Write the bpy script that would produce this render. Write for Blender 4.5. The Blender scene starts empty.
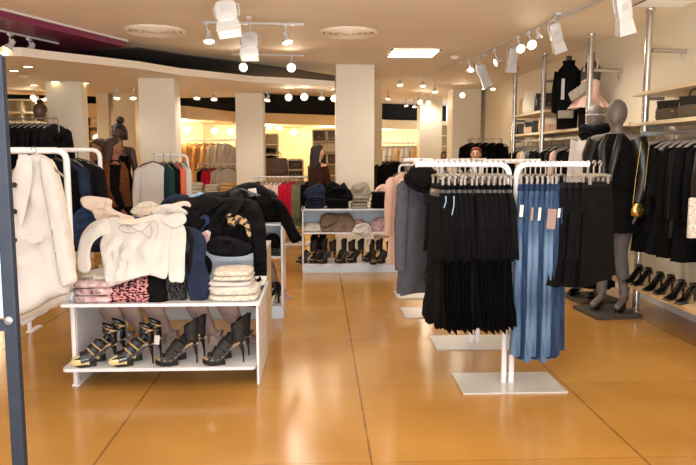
import bpy, bmesh, math, random
from mathutils import Vector, Matrix, noise
from mathutils.geometry import delaunay_2d_cdt
random.seed(7)
PI = math.pi
C = bpy.context.scene.collection
sc = bpy.context.scene
# ------------------------------------------------------------ camera
FPX = 680.0; CZ = 1.55
PITCH = math.atan(77.5/FPX); YAW = math.atan(28.0/FPX)
fwd = Vector((math.sin(YAW)*math.cos(PITCH), math.cos(YAW)*math.cos(PITCH), -math.sin(PITCH)))
rgt = Vector((math.cos(YAW), -math.sin(YAW), 0)); upv = rgt.cross(fwd)
cam = bpy.data.cameras.new('camera'); co = bpy.data.objects.new('camera', cam); C.objects.link(co)
cam.sensor_width = 36; cam.lens = 36*FPX/696; cam.clip_start = .05; cam.clip_end = 100
co.matrix_world = Matrix(((rgt.x, upv.x, -fwd.x, 0), (rgt.y, upv.y, -fwd.y, 0), (rgt.z, upv.z, -fwd.z, CZ), (0, 0, 0, 1)))
sc.camera = co
def ray(px, py): return fwd*FPX + rgt*(px-348) - upv*(py-232.5)
def W(px, py, Y):
    d = ray(px, py); t = Y/d.y; return Vector((d.x*t, Y, CZ+d.z*t))
def F(px, py, z=0.0):
    d = ray(px, py); t = (z-CZ)/d.z; return Vector((d.x*t, d.y*t, z))
def WX(px, Y): return W(px, 200, Y).x
# ------------------------------------------------------------ materials
def lin(c):
    return tuple(((v/255)/12.92 if v/255 <= .04045 else ((v/255+.055)/1.055)**2.4) for v in c)+(1,)
_M = {}
def mat(name, col, rough=.6, metal=0, var=.12, scale=9, bump=0, bscale=60, col2=None, sheen=0, emit=0, coat=0, stretch=None, spec=.5, sharp=0):
    if name in _M: return _M[name]
    m = bpy.data.materials.new(name); m.use_nodes = True
    nt = m.node_tree; N = nt.nodes; L = nt.links; b = N['Principled BSDF']
    b.inputs['Roughness'].default_value = rough; b.inputs['Metallic'].default_value = metal
    b.inputs['Specular IOR Level'].default_value = spec
    if sheen:
        b.inputs['Sheen Weight'].default_value = sheen
    if coat: b.inputs['Coat Weight'].default_value = coat
    tc = N.new('ShaderNodeTexCoord'); mp = N.new('ShaderNodeMapping')
    if stretch: mp.inputs['Scale'].default_value = stretch
    L.new(tc.outputs['Object'], mp.inputs['Vector'])
    nz = N.new('ShaderNodeTexNoise'); nz.inputs['Scale'].default_value = scale; nz.inputs['Detail'].default_value = 3
    L.new(mp.outputs[0], nz.inputs['Vector'])
    cr = N.new('ShaderNodeValToRGB'); c = lin(col)
    c1 = lin(col2) if col2 else tuple(x*(1-var) for x in c[:3])+(1,)
    c2 = c if col2 else tuple(min(1, x*(1+var)) for x in c[:3])+(1,)
    cr.color_ramp.elements[0].color = c1; cr.color_ramp.elements[1].color = c2
    cr.color_ramp.elements[0].position = .5-.01 if sharp else .32; cr.color_ramp.elements[1].position = .5+.02 if sharp else .68
    L.new(nz.outputs['Fac'], cr.inputs[0]); L.new(cr.outputs[0], b.inputs['Base Color'])
    if bump:
        n2 = N.new('ShaderNodeTexNoise'); n2.inputs['Scale'].default_value = bscale
        L.new(mp.outputs[0], n2.inputs['Vector'])
        bp = N.new('ShaderNodeBump'); bp.inputs['Strength'].default_value = bump; bp.inputs['Distance'].default_value = .01
        L.new(n2.outputs['Fac'], bp.inputs['Height']); L.new(bp.outputs[0], b.inputs['Normal'])
    if emit:
        b.inputs['Emission Color'].default_value = c; b.inputs['Emission Strength'].default_value = emit
    _M[name] = m; return m
def cloth(name, col, **k):
    k.setdefault('rough', .85); k.setdefault('bump', .35); k.setdefault('bscale', 45); k.setdefault('sheen', 0); k.setdefault('spec', .1)
    return mat(name, col, **k)
M = dict(
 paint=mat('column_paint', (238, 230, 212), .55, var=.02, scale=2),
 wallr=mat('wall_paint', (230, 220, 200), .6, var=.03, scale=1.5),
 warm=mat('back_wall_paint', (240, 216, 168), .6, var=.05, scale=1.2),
 ceil=mat('ceiling_paint', (246, 234, 216), .7, var=.03, scale=1),
 dark=mat('recess_shade_black', (16, 15, 17), .9, var=.2),
 purple=mat('purple_gloss', (128, 46, 84), .35, var=.05, scale=2),
 white=mat('white_lacquer', (232, 230, 232), .35, var=.02),
 whitem=mat('white_metal', (236, 234, 236), .3, var=.02),
 unit=mat('shelf_lacquer', (222, 222, 228), .3, var=.03),
 unitblue=mat('pale_blue_panel', (206, 220, 236), .35, var=.03, scale=3),
 plate=mat('plate_metal', (205, 203, 200), .3, metal=.3, var=.06, scale=5),
 chrome=mat('chrome', (200, 198, 196), .2, metal=.9, var=.04),
 steel=mat('dull_steel', (150, 148, 148), .35, metal=.7, var=.06),
 wood=mat('oak_board', (206, 174, 128), .45, var=.15, scale=3, stretch=(12, 1, 12)),
 woodlt=mat('pale_board', (226, 206, 170), .45, var=.08, scale=3, stretch=(12, 1, 12)),
 frame=mat('blue_grey_metal', (40, 46, 58), .6, metal=0, spec=.2, var=.12, scale=8, bump=.1),
 framep=mat('pale_blue_glass', (176, 210, 232), .2, var=.05),
 black=cloth('black_cloth', (10, 10, 12), var=.35, scale=14),
 black2=cloth('black_soft_cloth', (16, 15, 18), var=.3, scale=18),
 black3=cloth('black_satin', (13, 12, 15), rough=.4, var=.3, scale=10),
 leather=mat('black_leather', (20, 18, 18), .32, var=.3, scale=20, bump=.3, bscale=80),
 fur=cloth('black_fur', (13, 11, 11), var=.6, scale=60, bump=1, bscale=120),
 grey=cloth('charcoal_wool', (84, 84, 92), var=.15, scale=30),
 cream=cloth('cream_cloth', (212, 204, 192), var=.04, scale=6, bump=.2),
 ivory=cloth('ivory_wool', (206, 202, 200), var=.03, scale=6, bump=.15),
 pink=cloth('pale_pink_cloth', (218, 200, 190), var=.06, scale=8),
 blush=cloth('blush_cloth', (216, 182, 166), var=.07, scale=8),
 navy=cloth('navy_cloth', (34, 42, 62), var=.25, scale=12),
 denimd=cloth('dark_denim', (38, 52, 84), var=.35, scale=30),
 denim=cloth('blue_denim', (58, 82, 116), col2=(30, 46, 74), scale=16, stretch=(1, 1, .22), bump=.5, bscale=90),
 denim2=cloth('washed_denim', (106, 132, 162), col2=(40, 60, 92), scale=10, stretch=(1, 1, .25), bump=.5, bscale=90),
 shirtblue=cloth('light_blue_cloth', (150, 178, 212), var=.1),
 tan=cloth('tan_cloth', (196, 146, 96), var=.15), camel=cloth('camel_cloth', (214, 176, 128), var=.12),
 taupe=cloth('taupe_suede', (166, 138, 128), var=.12, scale=20), knit=cloth('taupe_knit', (128, 110, 94), var=.25, scale=50, bump=.9),
 greyk=cloth('grey_beige_knit', (152, 142, 130), var=.2, scale=50, bump=.9),
 red=cloth('crimson_cloth', (190, 26, 58), var=.1), olive=cloth('grey_green_cloth', (118, 118, 92), var=.12),
 teal=cloth('dark_teal_cloth', (32, 62, 60), var=.2), coral=cloth('coral_cloth', (222, 110, 84), var=.1),
 brown=cloth('brown_cloth', (58, 34, 24), var=.3), brownf=cloth('brown_fur', (112, 66, 38), var=.5, scale=40, bump=1),
 gold=mat('gold_print', (176, 144, 98), .6, col2=(22, 19, 18), scale=26, sharp=1),
 goldtoe=mat('gold_toe', (226, 210, 156), .3, metal=.15, var=.15, scale=40),
 brass=mat('brass', (200, 158, 84), .25, metal=.9),
 suede=mat('black_suede', (20, 18, 19), .6, var=.3, scale=40, bump=.4), patent=mat('black_patent', (12, 11, 12), .15, var=.2, spec=.7),
 insole=mat('tan_insole', (206, 170, 128), .45), sole=mat('dark_sole', (30, 24, 22), .4),
 prinP=cloth('pink_letter_print', (214, 200, 198), col2=(176, 128, 134), scale=26, sharp=0),
 prinB=cloth('animal_print', (236, 214, 208), col2=(34, 22, 30), scale=44, sharp=1, stretch=(1, 1, 1.8)),
 prinR=cloth('red_animal_print', (196, 132, 134), col2=(40, 24, 32), scale=48, sharp=1, stretch=(1, 1, 1.8)),
 lace=cloth('white_lace', (232, 226, 214), col2=(178, 168, 156), scale=60, bump=.6),
 dots=cloth('black_spangled_lace', (70, 68, 68), col2=(15, 14, 16), scale=90, sharp=1),
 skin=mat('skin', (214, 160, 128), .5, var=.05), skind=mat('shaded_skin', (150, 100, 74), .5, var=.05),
 hairb=mat('brown_hair', (62, 36, 24), .5, var=.4, scale=30, stretch=(6, 6, 1), bump=.5), haira=mat('auburn_hair', (120, 56, 26), .5, var=.4, scale=30, stretch=(6, 6, 1), bump=.5),
 hairk=mat('dark_hair', (34, 20, 15), .5, var=.4, scale=30, stretch=(6, 6, 1), bump=.5),
 manneq=mat('grey_mannequin', (108, 97, 91), .5, var=.04), mdark=mat('dark_mannequin', (72, 50, 40), .45, var=.1),
 tights=mat('sheer_grey_tights', (92, 88, 90), .6, var=.08, scale=12),
 band=mat('glossy_grey_band', (78, 76, 80), .3, var=.4, scale=60),
 hang=mat('grey_hanger', (146, 138, 130), .35, var=.1), hangd=mat('dark_hanger', (84, 78, 74), .4),
 tag=mat('white_card', (196, 190, 188), .6, var=.02), tagb=mat('brown_card', (134, 112, 102), .6, var=.05),
 kraft=mat('print_black', (25, 20, 26), .7),
 bulb=mat('glowing_lens', (255, 236, 190), emit=5), bulbs=mat('bright_lens', (255, 232, 170), emit=7), bulbd=mat('dim_lens', (255, 226, 160), emit=5),
 panel=mat('light_panel', (255, 250, 235), emit=9), lampwhite=mat('lamp_white', (206, 204, 204), .35, var=.02),
 lampgrey=mat('lamp_grey', (186, 184, 184), .4), bagbr=mat('brown_leather', (92, 62, 42), .35, var=.2, scale=20),
 bagkh=mat('khaki_leather', (82, 70, 56), .45, var=.15, scale=16), bagw=mat('white_leather', (238, 228, 206), .4, var=.04), bagb=mat('beige_leather', (226, 190, 150), .4, var=.05),
 bagp=mat('salmon_leather', (224, 176, 150), .4, var=.05),
)
# ------------------------------------------------------------ mesh builder
class MB:
    def __init__(s): s.v = []; s.f = []
    def add(s, vs, fs):
        o = len(s.v); s.v += [Vector(v) for v in vs]; s.f += [tuple(i+o for i in f) for f in fs]; return s
    def box(s, c, d, rz=0, bev=0, R=None):
        bm = bmesh.new(); bmesh.ops.create_cube(bm, size=1)
        for v in bm.verts: v.co = Vector((v.co.x*d[0], v.co.y*d[1], v.co.z*d[2]))
        if bev: bmesh.ops.bevel(bm, geom=bm.edges[:], offset=min(bev, min(d)*.45), segments=2, profile=.6, affect='EDGES')
        m = Matrix.Translation(Vector(c)) @ (R if R else Matrix.Rotation(rz, 4, 'Z'))
        bm.verts.index_update(); s.add([m @ v.co for v in bm.verts], [[v.index for v in f.verts] for f in bm.faces]); bm.free(); return s
    def prism(s, pts, z0, z1):
        n = len(pts)
        s.add([(p[0], p[1], z0) for p in pts]+[(p[0], p[1], z1) for p in pts],
              [tuple(range(n-1, -1, -1)), tuple(range(n, 2*n))]+[(i, (i+1) % n, n+(i+1) % n, n+i) for i in range(n)]); return s
    def rings(s, R, cap=True, closed=False):
        n = len(R[0]); vs = [p for r in R for p in r]; fs = []
        m = len(R)
        for i in range(m if closed else m-1):
            a = i*n; b = ((i+1) % m)*n
            for j in range(n): fs.append((a+j, a+(j+1) % n, b+(j+1) % n, b+j))
        if cap and not closed: fs.append(tuple(range(n-1, -1, -1))); fs.append(tuple(range((m-1)*n, m*n)))
        return s.add(vs, fs)
    def tube(s, pts, r, n=8, cap=True, flat=1):
        pts = [Vector(p) for p in pts]; rs = r if isinstance(r, (list, tuple)) else [r]*len(pts)
        R = []; u = None
        for i, p in enumerate(pts):
            t = (pts[min(i+1, len(pts)-1)]-pts[max(i-1, 0)]).normalized()
            if u is None: u = t.orthogonal().normalized()
            u = (u-t*u.dot(t)).normalized() if (u-t*u.dot(t)).length > 1e-5 else t.orthogonal().normalized()
            w = t.cross(u)
            R.append([p+(u*math.cos(2*PI*k/n)+w*math.sin(2*PI*k/n)*flat)*rs[i] for k in range(n)])
        return s.rings(R, cap)
    def lathe(s, prof, c=(0, 0, 0), axis=(0, 0, 1), n=20, cap=True, sx=1, sy=1):
        a = Vector(axis).normalized(); u = a.orthogonal().normalized(); w = a.cross(u); c = Vector(c)
        return s.rings([[c+a*z+(u*math.cos(2*PI*k/n)*sx+w*math.sin(2*PI*k/n)*sy)*max(r, 1e-4) for k in range(n)] for r, z in prof], cap)
    def ell(s, c, d, n=14, m=9, R=None):
        c = Vector(c); Rr = R or Matrix.Identity(3)
        return s.rings([[c+Rr @ Vector((d[0]*math.sin(PI*i/m)*math.cos(2*PI*k/n), d[1]*math.sin(PI*i/m)*math.sin(2*PI*k/n), -d[2]*math.cos(PI*i/m))) for k in range(n)] for i in [.15]+list(range(1, m))+[m-.15]])
    def build(s, name, m, parent=None, smooth=True, mods=(), loc=None):
        me = bpy.data.meshes.new(name); me.from_pydata([tuple(v) for v in s.v], [], s.f); me.update()
        bm = bmesh.new(); bm.from_mesh(me); bmesh.ops.recalc_face_normals(bm, faces=bm.faces[:]); bm.to_mesh(me); bm.free()
        o = bpy.data.objects.new(name, me); C.objects.link(o); me.materials.append(m if not isinstance(m, str) else M[m])
        if smooth:
            for p in me.polygons: p.use_smooth = True
            try: me.set_sharp_from_angle(angle=math.radians(45))
            except Exception: pass
        if parent: o.parent = parent
        if loc: o.location = loc
        return o
def sub(o, lv=1):
    md = o.modifiers.new('sub', 'SUBSURF'); md.levels = lv; md.render_levels = lv; return o
def empty(name, loc, rz=0):
    o = bpy.data.objects.new(name, None); C.objects.link(o); o.location = loc; o.rotation_euler = (0, 0, rz); o.empty_display_size = .1; return o
def tag(o, label, cat, group=None):
    o['label'] = label; o['category'] = cat
    if group: o['group'] = group
    return o
def thing(name, label, cat, loc=(0, 0, 0), rz=0, group=None): return tag(empty(name, loc, rz), label, cat, group)
def struct(o): o['kind'] = 'structure'; return o
KIDS = {}
def dup(root, loc=None, rz=None, label=None, group=None, scale=None, m=None):
    def cp(o, par, d):
        c = o.copy(); C.objects.link(c)
        if par: c.parent = par
        if m and c.type == 'MESH' and d == 0 or (m and d > 0 and o.get('tint')):
            c.data = o.data.copy(); c.data.materials[0] = M[m]
        for ch in o.children: cp(ch, c, d+1)
        return c
    r = cp(root, None, 0)
    if loc is not None: r.location = loc
    if rz is not None: r.rotation_euler[2] = rz
    if label: r['label'] = label
    if group: r['group'] = group
    if scale: r.scale = scale if not isinstance(scale, (int, float)) else (scale,)*3
    return r
def catmull(P, k=5, closed=True):
    n = len(P); out = []
    rng = range(n) if closed else range(n-1)
    for i in rng:
        if closed: a, b, c, d = P[(i-1) % n], P[i], P[(i+1) % n], P[(i+2) % n]
        else: a, b, c, d = P[max(i-1, 0)], P[i], P[i+1], P[min(i+2, n-1)]
        for j in range(k):
            t = j/k
            out.append(tuple(.5*((2*b[q])+(-a[q]+c[q])*t+(2*a[q]-5*b[q]+4*c[q]-d[q])*t*t+(-a[q]+3*b[q]-3*c[q]+d[q])*t**3) for q in range(len(b))))
    if not closed: out.append(tuple(P[-1]))
    return out
TK = .72
def puffmesh(outline, T, R=.06, bend=None, wr=.008, wdir=(1, .3), step=.03, seed=0, toW=None, wfreq=14):
    """outline in local (u,v); a closed soft slab, thickness T, edge radius R; toW maps (u,v,n) to space"""
    P = [Vector(p[:2]) for p in outline]; n = len(P)
    us = [p.x for p in P]; vs = [p.y for p in P]
    def inside(q):
        c = False; j = n-1
        for i in range(n):
            if (P[i].y > q.y) != (P[j].y > q.y) and q.x < (P[j].x-P[i].x)*(q.y-P[i].y)/(P[j].y-P[i].y)+P[i].x: c = not c
            j = i
        return c
    def dist(q):
        b = 9
        for i in range(n):
            a = P[i]; e = P[(i+1) % n]-a; L = e.length_squared
            t = 0 if L < 1e-12 else max(0, min(1, (q-a).dot(e)/L)); b = min(b, (a+e*t-q).length)
        return b
    pts = list(P)
    u = min(us)+step*.5; row = 0
    v = min(vs)+step*.4
    while v < max(vs):
        u = min(us)+step*(.5 if row % 2 else 0)
        while u < max(us):
            q = Vector((u, v))
            if inside(q) and dist(q) > step*.45: pts.append(q)
            u += step
        v += step*.87; row += 1
    # an inner loop right next to the boundary gives round edges
    for i in range(n):
        a = P[i]; t = (P[(i+1) % n]-P[i-1]); nn = Vector((-t.y, t.x)).normalized()*min(R*.25, step*.4)
        for q in (a+nn, a-nn):
            if inside(q) and dist(q) > nn.length*.7: pts.append(q)
    r = delaunay_2d_cdt(pts, [(i, (i+1) % n) for i in range(n)], [], 1, 1e-5)
    vv, ff = r[0], r[2]
    cnt = {}
    for f in ff:
        for i in range(len(f)):
            e = (f[i], f[(i+1) % len(f)]); k = (min(e), max(e)); cnt[k] = cnt.get(k, 0)+1
    bd = {i for k, c in cnt.items() if c == 1 for i in k}
    sv = Vector((seed*7.3, seed*3.1, seed)); wd = Vector(wdir).normalized(); wp = Vector((-wd.y, wd.x))
    m = MB(); F0 = []; B0 = []; VV = []
    for i, q in enumerate(vv):
        d = 0 if i in bd else dist(q); k = min(d/R, 1); h = T*TK*math.sqrt(max(0, 1-(1-k)**2.6))
        w = (2.6*abs(noise.noise(Vector((q.dot(wp)*wfreq, q.dot(wd)*wfreq*.35, 0))+sv+Vector((noise.noise(Vector((q.x*6, q.y*6, 1))+sv), 0, 0))*.8))-.55)*-wr*k*2.4
        w2 = noise.noise(Vector((q.dot(wp)*wfreq*2.3, q.dot(wd)*wfreq*.6, 3))+sv)*wr*k*.7
        b = bend(q.x, q.y) if bend else 0
        F0.append(len(VV)); VV.append(toW(q.x, q.y, b-h*.5+w+w2))
        if i in bd: B0.append(F0[-1])
        else: B0.append(len(VV)); VV.append(toW(q.x, q.y, b+h*.5))
    fs = [tuple(F0[i] for i in f) for f in ff]+[tuple(B0[i] for i in reversed(f)) for f in ff]
    m.add(VV, fs); return m
def puff(name, px, Y, m, T=.05, parent=None, bend=None, k=3, smooth_outline=True, **kw):
    """soft thing standing/hanging in an x-z plane at depth Y; bend(X,Z) pushes it back"""
    W2 = [W(p[0], p[1], Y) for p in px]
    # correct for bend so that points stay where the photo shows them: iterate
    if bend:
        W2 = []
        for p in px:
            yy = Y
            for _ in range(6):
                w = W(p[0], p[1], yy); yy = Y+bend(w.x, w.z)
            W2.append(W(p[0], p[1], yy))
    P = [(w.x, w.z) for w in W2]
    if smooth_outline: P = catmull(P, k)
    mb = puffmesh(P, T, bend=bend, toW=lambda u, v, n: Vector((u, Y+n, v)), **kw)
    return mb.build(name, m, parent)
def ringloft(mb, secs, nf=0, seed=0, n=32, cap=True, power=2.0):
    """secs: (z, cx, cy, a, b, fold amplitude)"""
    R = []
    for (z, cx, cy, a, b, f) in secs:
        r = []
        for k in range(n):
            t = 2*PI*k/n; c, s_ = math.cos(t), math.sin(t)
            q = (abs(c)**power+abs(s_)**power)**(-1/power)
            fo = 1+f*(math.sin(nf*t+seed)+.5*math.sin((nf*1.7+1)*0+nf*2*t+seed*2)) if nf else 1
            r.append(Vector((cx+a*c*q*fo, cy+b*s_*q*fo, z+(f*.05*math.sin(nf*t+seed*3) if f else 0))))
        R.append(r)
    return mb.rings(R, cap)
def folded(name, c, d, m, layers=2, rz=0, label=None, cat='folded clothes', group=None, seed=0):
    """a folded garment lying flat: soft rounded layers; c = centre of its base"""
    mb = MB(); lh = d[2]/layers
    for i in range(layers):
        a = d[0]/2*(1-.05*noise.noise(Vector((seed, i, 1)))-.02*i); b = d[1]/2*(1-.02*i)
        R = []
        for (q, zz) in ((.8, 0), (.96, .12), (1, .4), (1, .65), (.95, .9), (.75, 1.03), (.4, 1.08), (.05, 1.1)):
            r = []
            for k in range(28):
                t = 2*PI*k/28; cc, ss = math.cos(t), math.sin(t); p = (abs(cc)**5+abs(ss)**5)**(-.2)
                w = 1+.035*noise.noise(Vector((cc*2, ss*2, seed+i)))
                r.append(Vector((a*q*cc*p*w, b*q*ss*p*w, i*lh+zz*lh*.93*(1+.25*noise.noise(Vector((cc*1.5*q, ss*1.5*q, seed*2+i)))))))
            R.append(r)
        mb.rings(R)
    o = mb.build(name, m); o.location = c; o.rotation_euler[2] = rz
    if label: tag(o, label, cat, group)
    return o
# ============================================================ SHELL
ZC = 2.95; ZL = 2.60
def floor_mat():
    m = bpy.data.materials.new('glossy_orange_floor'); m.use_nodes = True; nt = m.node_tree; N = nt.nodes; L = nt.links; b = N['Principled BSDF']
    tc = N.new('ShaderNodeTexCoord'); sp = N.new('ShaderNodeSeparateXYZ'); L.new(tc.outputs['Object'], sp.inputs[0])
    def M_(op, a, bb=None):
        n = N.new('ShaderNodeMath'); n.operation = op
        for i, x in enumerate((a, bb)):
            if x is None: continue
            if isinstance(x, (int, float)): n.inputs[i].default_value = x
            else: L.new(x, n.inputs[i])
        return n.outputs[0]
    def cell(src, off, step):
        a = M_('DIVIDE', M_('SUBTRACT', src, off), step); fl = M_('FLOOR', a); fr = M_('FRACT', a)
        d = M_('MULTIPLY', M_('MINIMUM', fr, M_('SUBTRACT', 1.0, fr)), step)
        return fl, d
    wob = N.new('ShaderNodeTexNoise'); wob.inputs['Scale'].default_value = 9; L.new(tc.outputs['Object'], wob.inputs['Vector'])
    fx, dx = cell(sp.outputs[0], .255, 1.4); fy, dy = cell(sp.outputs[1], 4.43, 1.14)
    wx = M_('MULTIPLY', wob.outputs['Fac'], .011); wy = M_('MULTIPLY', wob.outputs['Fac'], .006)
    jx = M_('LESS_THAN', dx, wx); jy = M_('LESS_THAN', dy, wy)
    joint = M_('MAXIMUM', M_('MULTIPLY', jx, .6), M_('MULTIPLY', jy, .45))
    cb = N.new('ShaderNodeCombineXYZ'); L.new(fx, cb.inputs[0]); L.new(fy, cb.inputs[1])
    wn = N.new('ShaderNodeTexWhiteNoise'); wn.noise_dimensions = '2D'; L.new(cb.outputs[0], wn.inputs['Vector'])
    n1 = N.new('ShaderNodeTexNoise'); n1.inputs['Scale'].default_value = 1.6; n1.inputs['Detail'].default_value = 6; L.new(tc.outputs['Object'], n1.inputs['Vector'])
    n2 = N.new('ShaderNodeTexNoise'); n2.inputs['Scale'].default_value = 70; L.new(tc.outputs['Object'], n2.inputs['Vector'])
    cr = N.new('ShaderNodeValToRGB'); cr.color_ramp.elements[0].color = lin((162, 115, 54)); cr.color_ramp.elements[1].color = lin((186, 138, 68)); cr.color_ramp.elements[0].position = .3; cr.color_ramp.elements[1].position = .72
    L.new(M_('ADD', M_('ADD', M_('MULTIPLY', n1.outputs['Fac'], .75), M_('MULTIPLY', wn.outputs['Value'], .16)), M_('MULTIPLY', n2.outputs['Fac'], .12)), cr.inputs[0])
    mx = N.new('ShaderNodeMix'); mx.data_type = 'RGBA'; L.new(joint, mx.inputs[0]); L.new(cr.outputs[0], mx.inputs[6]); mx.inputs[7].default_value = lin((70, 44, 30)); L.new(mx.outputs[2], b.inputs['Base Color'])
    r = M_('ADD', M_('MULTIPLY', n1.outputs['Fac'], .12), .13); L.new(r, b.inputs['Roughness'])
    b.inputs['Specular IOR Level'].default_value = .5
    bp = N.new('ShaderNodeBump'); bp.inputs['Strength'].default_value = .08; bp.inputs['Distance'].default_value = .01; L.new(n1.outputs['Fac'], bp.inputs['Height']); L.new(bp.outputs[0], b.inputs['Normal'])
    return m
FX0, FX1, FY0, FY1 = -8.5, 3.6, -1.5, 23.5
struct(MB().box(((FX0+FX1)/2, (FY0+FY1)/2, -.05), (FX1-FX0, FY1-FY0, .1)).build('floor', floor_mat(), smooth=False))
struct(MB().box(((FX0+FX1)/2, 11.25, ZC+.06), (FX1-FX0, FY1-.5, .12)).build('ceiling', M['ceil'], smooth=False))
XR = 3.55
struct(MB().box((XR+.06, 8, 1.5), (.12, 19, 3.04)).build('wall_right', M['wallr'], smooth=False))
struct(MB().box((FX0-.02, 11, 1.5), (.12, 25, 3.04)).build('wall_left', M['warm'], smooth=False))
struct(MB().box((XR-.03, 6.3, .08), (.06, 12, .16)).build('baseboard_right', M['white'], smooth=False))
# back: bulkhead with a black strip above as the void's painted shade, wall behind it
BP = [(-8.5, 11.6), (-2.67, 13.5), (-1.9, 15.4), (.37, 16.6), (1.75, 18.6), (3.6, 19.4)]
def strip(pts, z0, z1, th=.1, name='', m=None, off=0):
    mb = MB()
    for a, b in zip(pts[:-1], pts[1:]):
        a = Vector((a[0], a[1]+off, 0)); b = Vector((b[0], b[1]+off, 0)); d = (b-a); c = (a+b)/2
        mb.box((c.x, c.y+th/2, (z0+z1)/2), (d.length+.04, th, z1-z0), math.atan2(d.y, d.x))
    return struct(mb.build(name, m, smooth=False))
strip(BP, 2.28, 2.50, .14, 'trim_1', M['warm'])
strip(BP, 2.48, 2.97, .05, 'wall_recess_shade', M['dark'], .22)
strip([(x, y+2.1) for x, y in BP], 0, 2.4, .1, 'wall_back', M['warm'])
mb = MB(); pp = BP+[(x, y+2.3) for x, y in reversed(BP)]
mb.prism(pp, 2.26, 2.29); struct(mb.build('ceiling_back', M['warm'], smooth=False))
# grey sheet under the ceiling, painted-in shade of the gap behind the curved edge, and the lower ceiling slab
E1 = [(-9, 10.1), (-4.2, 9.35)]+[(F(*p, 2.945).x, F(*p, 2.945).y) for p in ((71, 50), (140, 47.5), (180, 54), (240, 62), (292, 69), (335, 76))]
E1 = [(x, max(y, 8.7)) for x, y in E1]
rec = E1+[(E1[-1][0]+.02, 13.2), (-9, 13.2)]
struct(MB().prism(rec, 2.935, 2.955).build('ceiling_recess_shade', mat('recess_shade_grey', (84, 80, 80), .8), smooth=False))
E2 = [(-9, 7.15)]+[(F(*p, ZL).x, F(*p, ZL).y) for p in ((22, 56), (47, 59), (95, 64), (140, 69), (180, 75), (220, 79), (255, 82.5), (292, 84), (335, 87))]
slab = E2+[(.25, 11.5), (-1.0, 11.75), (-1.56, 12.7), (-2.58, 12.95), (-4.3, 12.6), (-9, 11.2)]
struct(MB().prism(slab, ZL, ZL+.09).build('ceiling_lower', M['ceil'], smooth=False))
# purple dropped panel
pur = [(F(-60, -13, ZC).x, F(-60, -13, ZC).y)]+[(F(*p, ZC).x, F(*p, ZC).y) for p in ((0, 8), (126, 40))]+[(F(*p, 2.865).x, F(*p, 2.865).y) for p in ((74, 51.5), (0, 54.5))]+[(-6.5, 8.9), (-6.5, 4.5)]
struct(MB().prism(pur, 2.865, ZC+.005).build('ceiling_purple_panel', M['purple'], smooth=False))
a, b = Vector((pur[1][0], pur[1][1], 0)), Vector((pur[2][0], pur[2][1], 0)); a = a+(a-b)*.6
d = b-a; c = (a+b)/2
struct(MB().box((c.x+.012, c.y-.006, 2.938), (d.length, .03, .02), math.atan2(d.y, d.x)).build('trim_2', M['white'], smooth=False))
# columns: (px0, px1, top py, ceiling z, width)
for i, (x0, x1, ty, zc, dp) in enumerate([(51, 86, 84.5, ZL, .25), (142, 177.5, 81, ZL, .38), (237, 264, 95, ZL, .5), (336, 374, 67, ZC, .61), (419, 441, 97, ZC, .5), (451, 479, 90, ZC, .6),
                                         (100, 112, 95.5, ZL, .35), (113, 135, 94.5, ZL, .4)]):
    Y = 680*(zc-CZ)/(155-ty); a, b = WX(x0, Y), WX(x1, Y)
    if i == 7: Y += .2
    h = zc+.01
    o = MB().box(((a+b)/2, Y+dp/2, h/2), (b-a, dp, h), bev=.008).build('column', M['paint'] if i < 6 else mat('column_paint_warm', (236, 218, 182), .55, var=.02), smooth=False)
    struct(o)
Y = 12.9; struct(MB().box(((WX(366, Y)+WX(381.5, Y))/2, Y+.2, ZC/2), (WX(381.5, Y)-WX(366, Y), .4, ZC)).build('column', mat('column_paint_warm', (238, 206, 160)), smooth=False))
# pivot clips at column top
# ------------------------------------------------------------ ceiling fittings
def vent(px, py, lab):
    c = F(px, py, ZC-.002); mb = MB()
    for r in (.34, .27, .20, .13):
        mb.lathe([(r, 0), (r, -.012), (r-.02, -.03), (r-.055, -.012), (r-.055, 0)], (0, 0, 0), n=40)
    t = thing('ceiling_vent', lab, 'vent', c)
    mb.build('louvre_rings', M['ceil'], t); MB().lathe([(.30, -.001), (.30, -.006)], n=32).build('throat', mat('vent_shadow', (120, 96, 76)), t)
    MB().lathe([(.06, -.005), (.06, -.03), (.03, -.035)], n=20).build('centre_cap', M['ceil'], t)
vent(155, 30, 'round stepped ceiling vent beside the end of the purple ceiling panel')
vent(348, 32, 'round stepped ceiling vent above the middle column, near the square light')
c = F(413, 53.5, ZC-.012)
t = thing('ceiling_light_panel', 'square glowing light panel recessed in the ceiling', 'light panel', c)
MB().box((0, 0, 0), (.62, .62, .01)).build('diffuser', M['panel'], t, smooth=False)
mb = MB()
for s in (-1, 1): mb.box((s*.325, 0, -.001), (.03, .68, .016)); mb.box((0, s*.325, -.001), (.68, .03, .016))
mb.build('frame', M['white'], t, smooth=False)
c = F(455, 56, ZC-.001); t = thing('smoke_detector', 'small round smoke detector on the ceiling near the right track', 'smoke detector', c)
MB().lathe([(.075, 0), (.075, -.015), (.055, -.03), (.05, -.045), (.02, -.05)], n=24).build('housing', M['ceil'], t); MB().lathe([(.085, .0), (.085, -.006)], n=24).build('base_ring', M['lampgrey'], t)
c = F(24, 76, ZL-.001); tag(MB().lathe([(.07, 0), (.07, -.01), (.05, -.025), (.01, -.03)], c, n=20).build('smoke_detector', M['ceil']), 'round detector on the lower ceiling left of the downlights', 'smoke detector')
c = F(665, 3, ZC-.003); mb = MB()
for k in range(7): mb.box((0, -.12+k*.04, -.006), (.46, .012, .012))
t = thing('ceiling_grille', 'dark slatted air grille in the ceiling above the right wall', 'grille', c); mb.build('slats', M['ceil'], t, smooth=False); MB().box((0, 0, 0), (.5, .3, .004)).build('backing', mat('vent_shadow', (120, 96, 76)), t, smooth=False)
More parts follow.
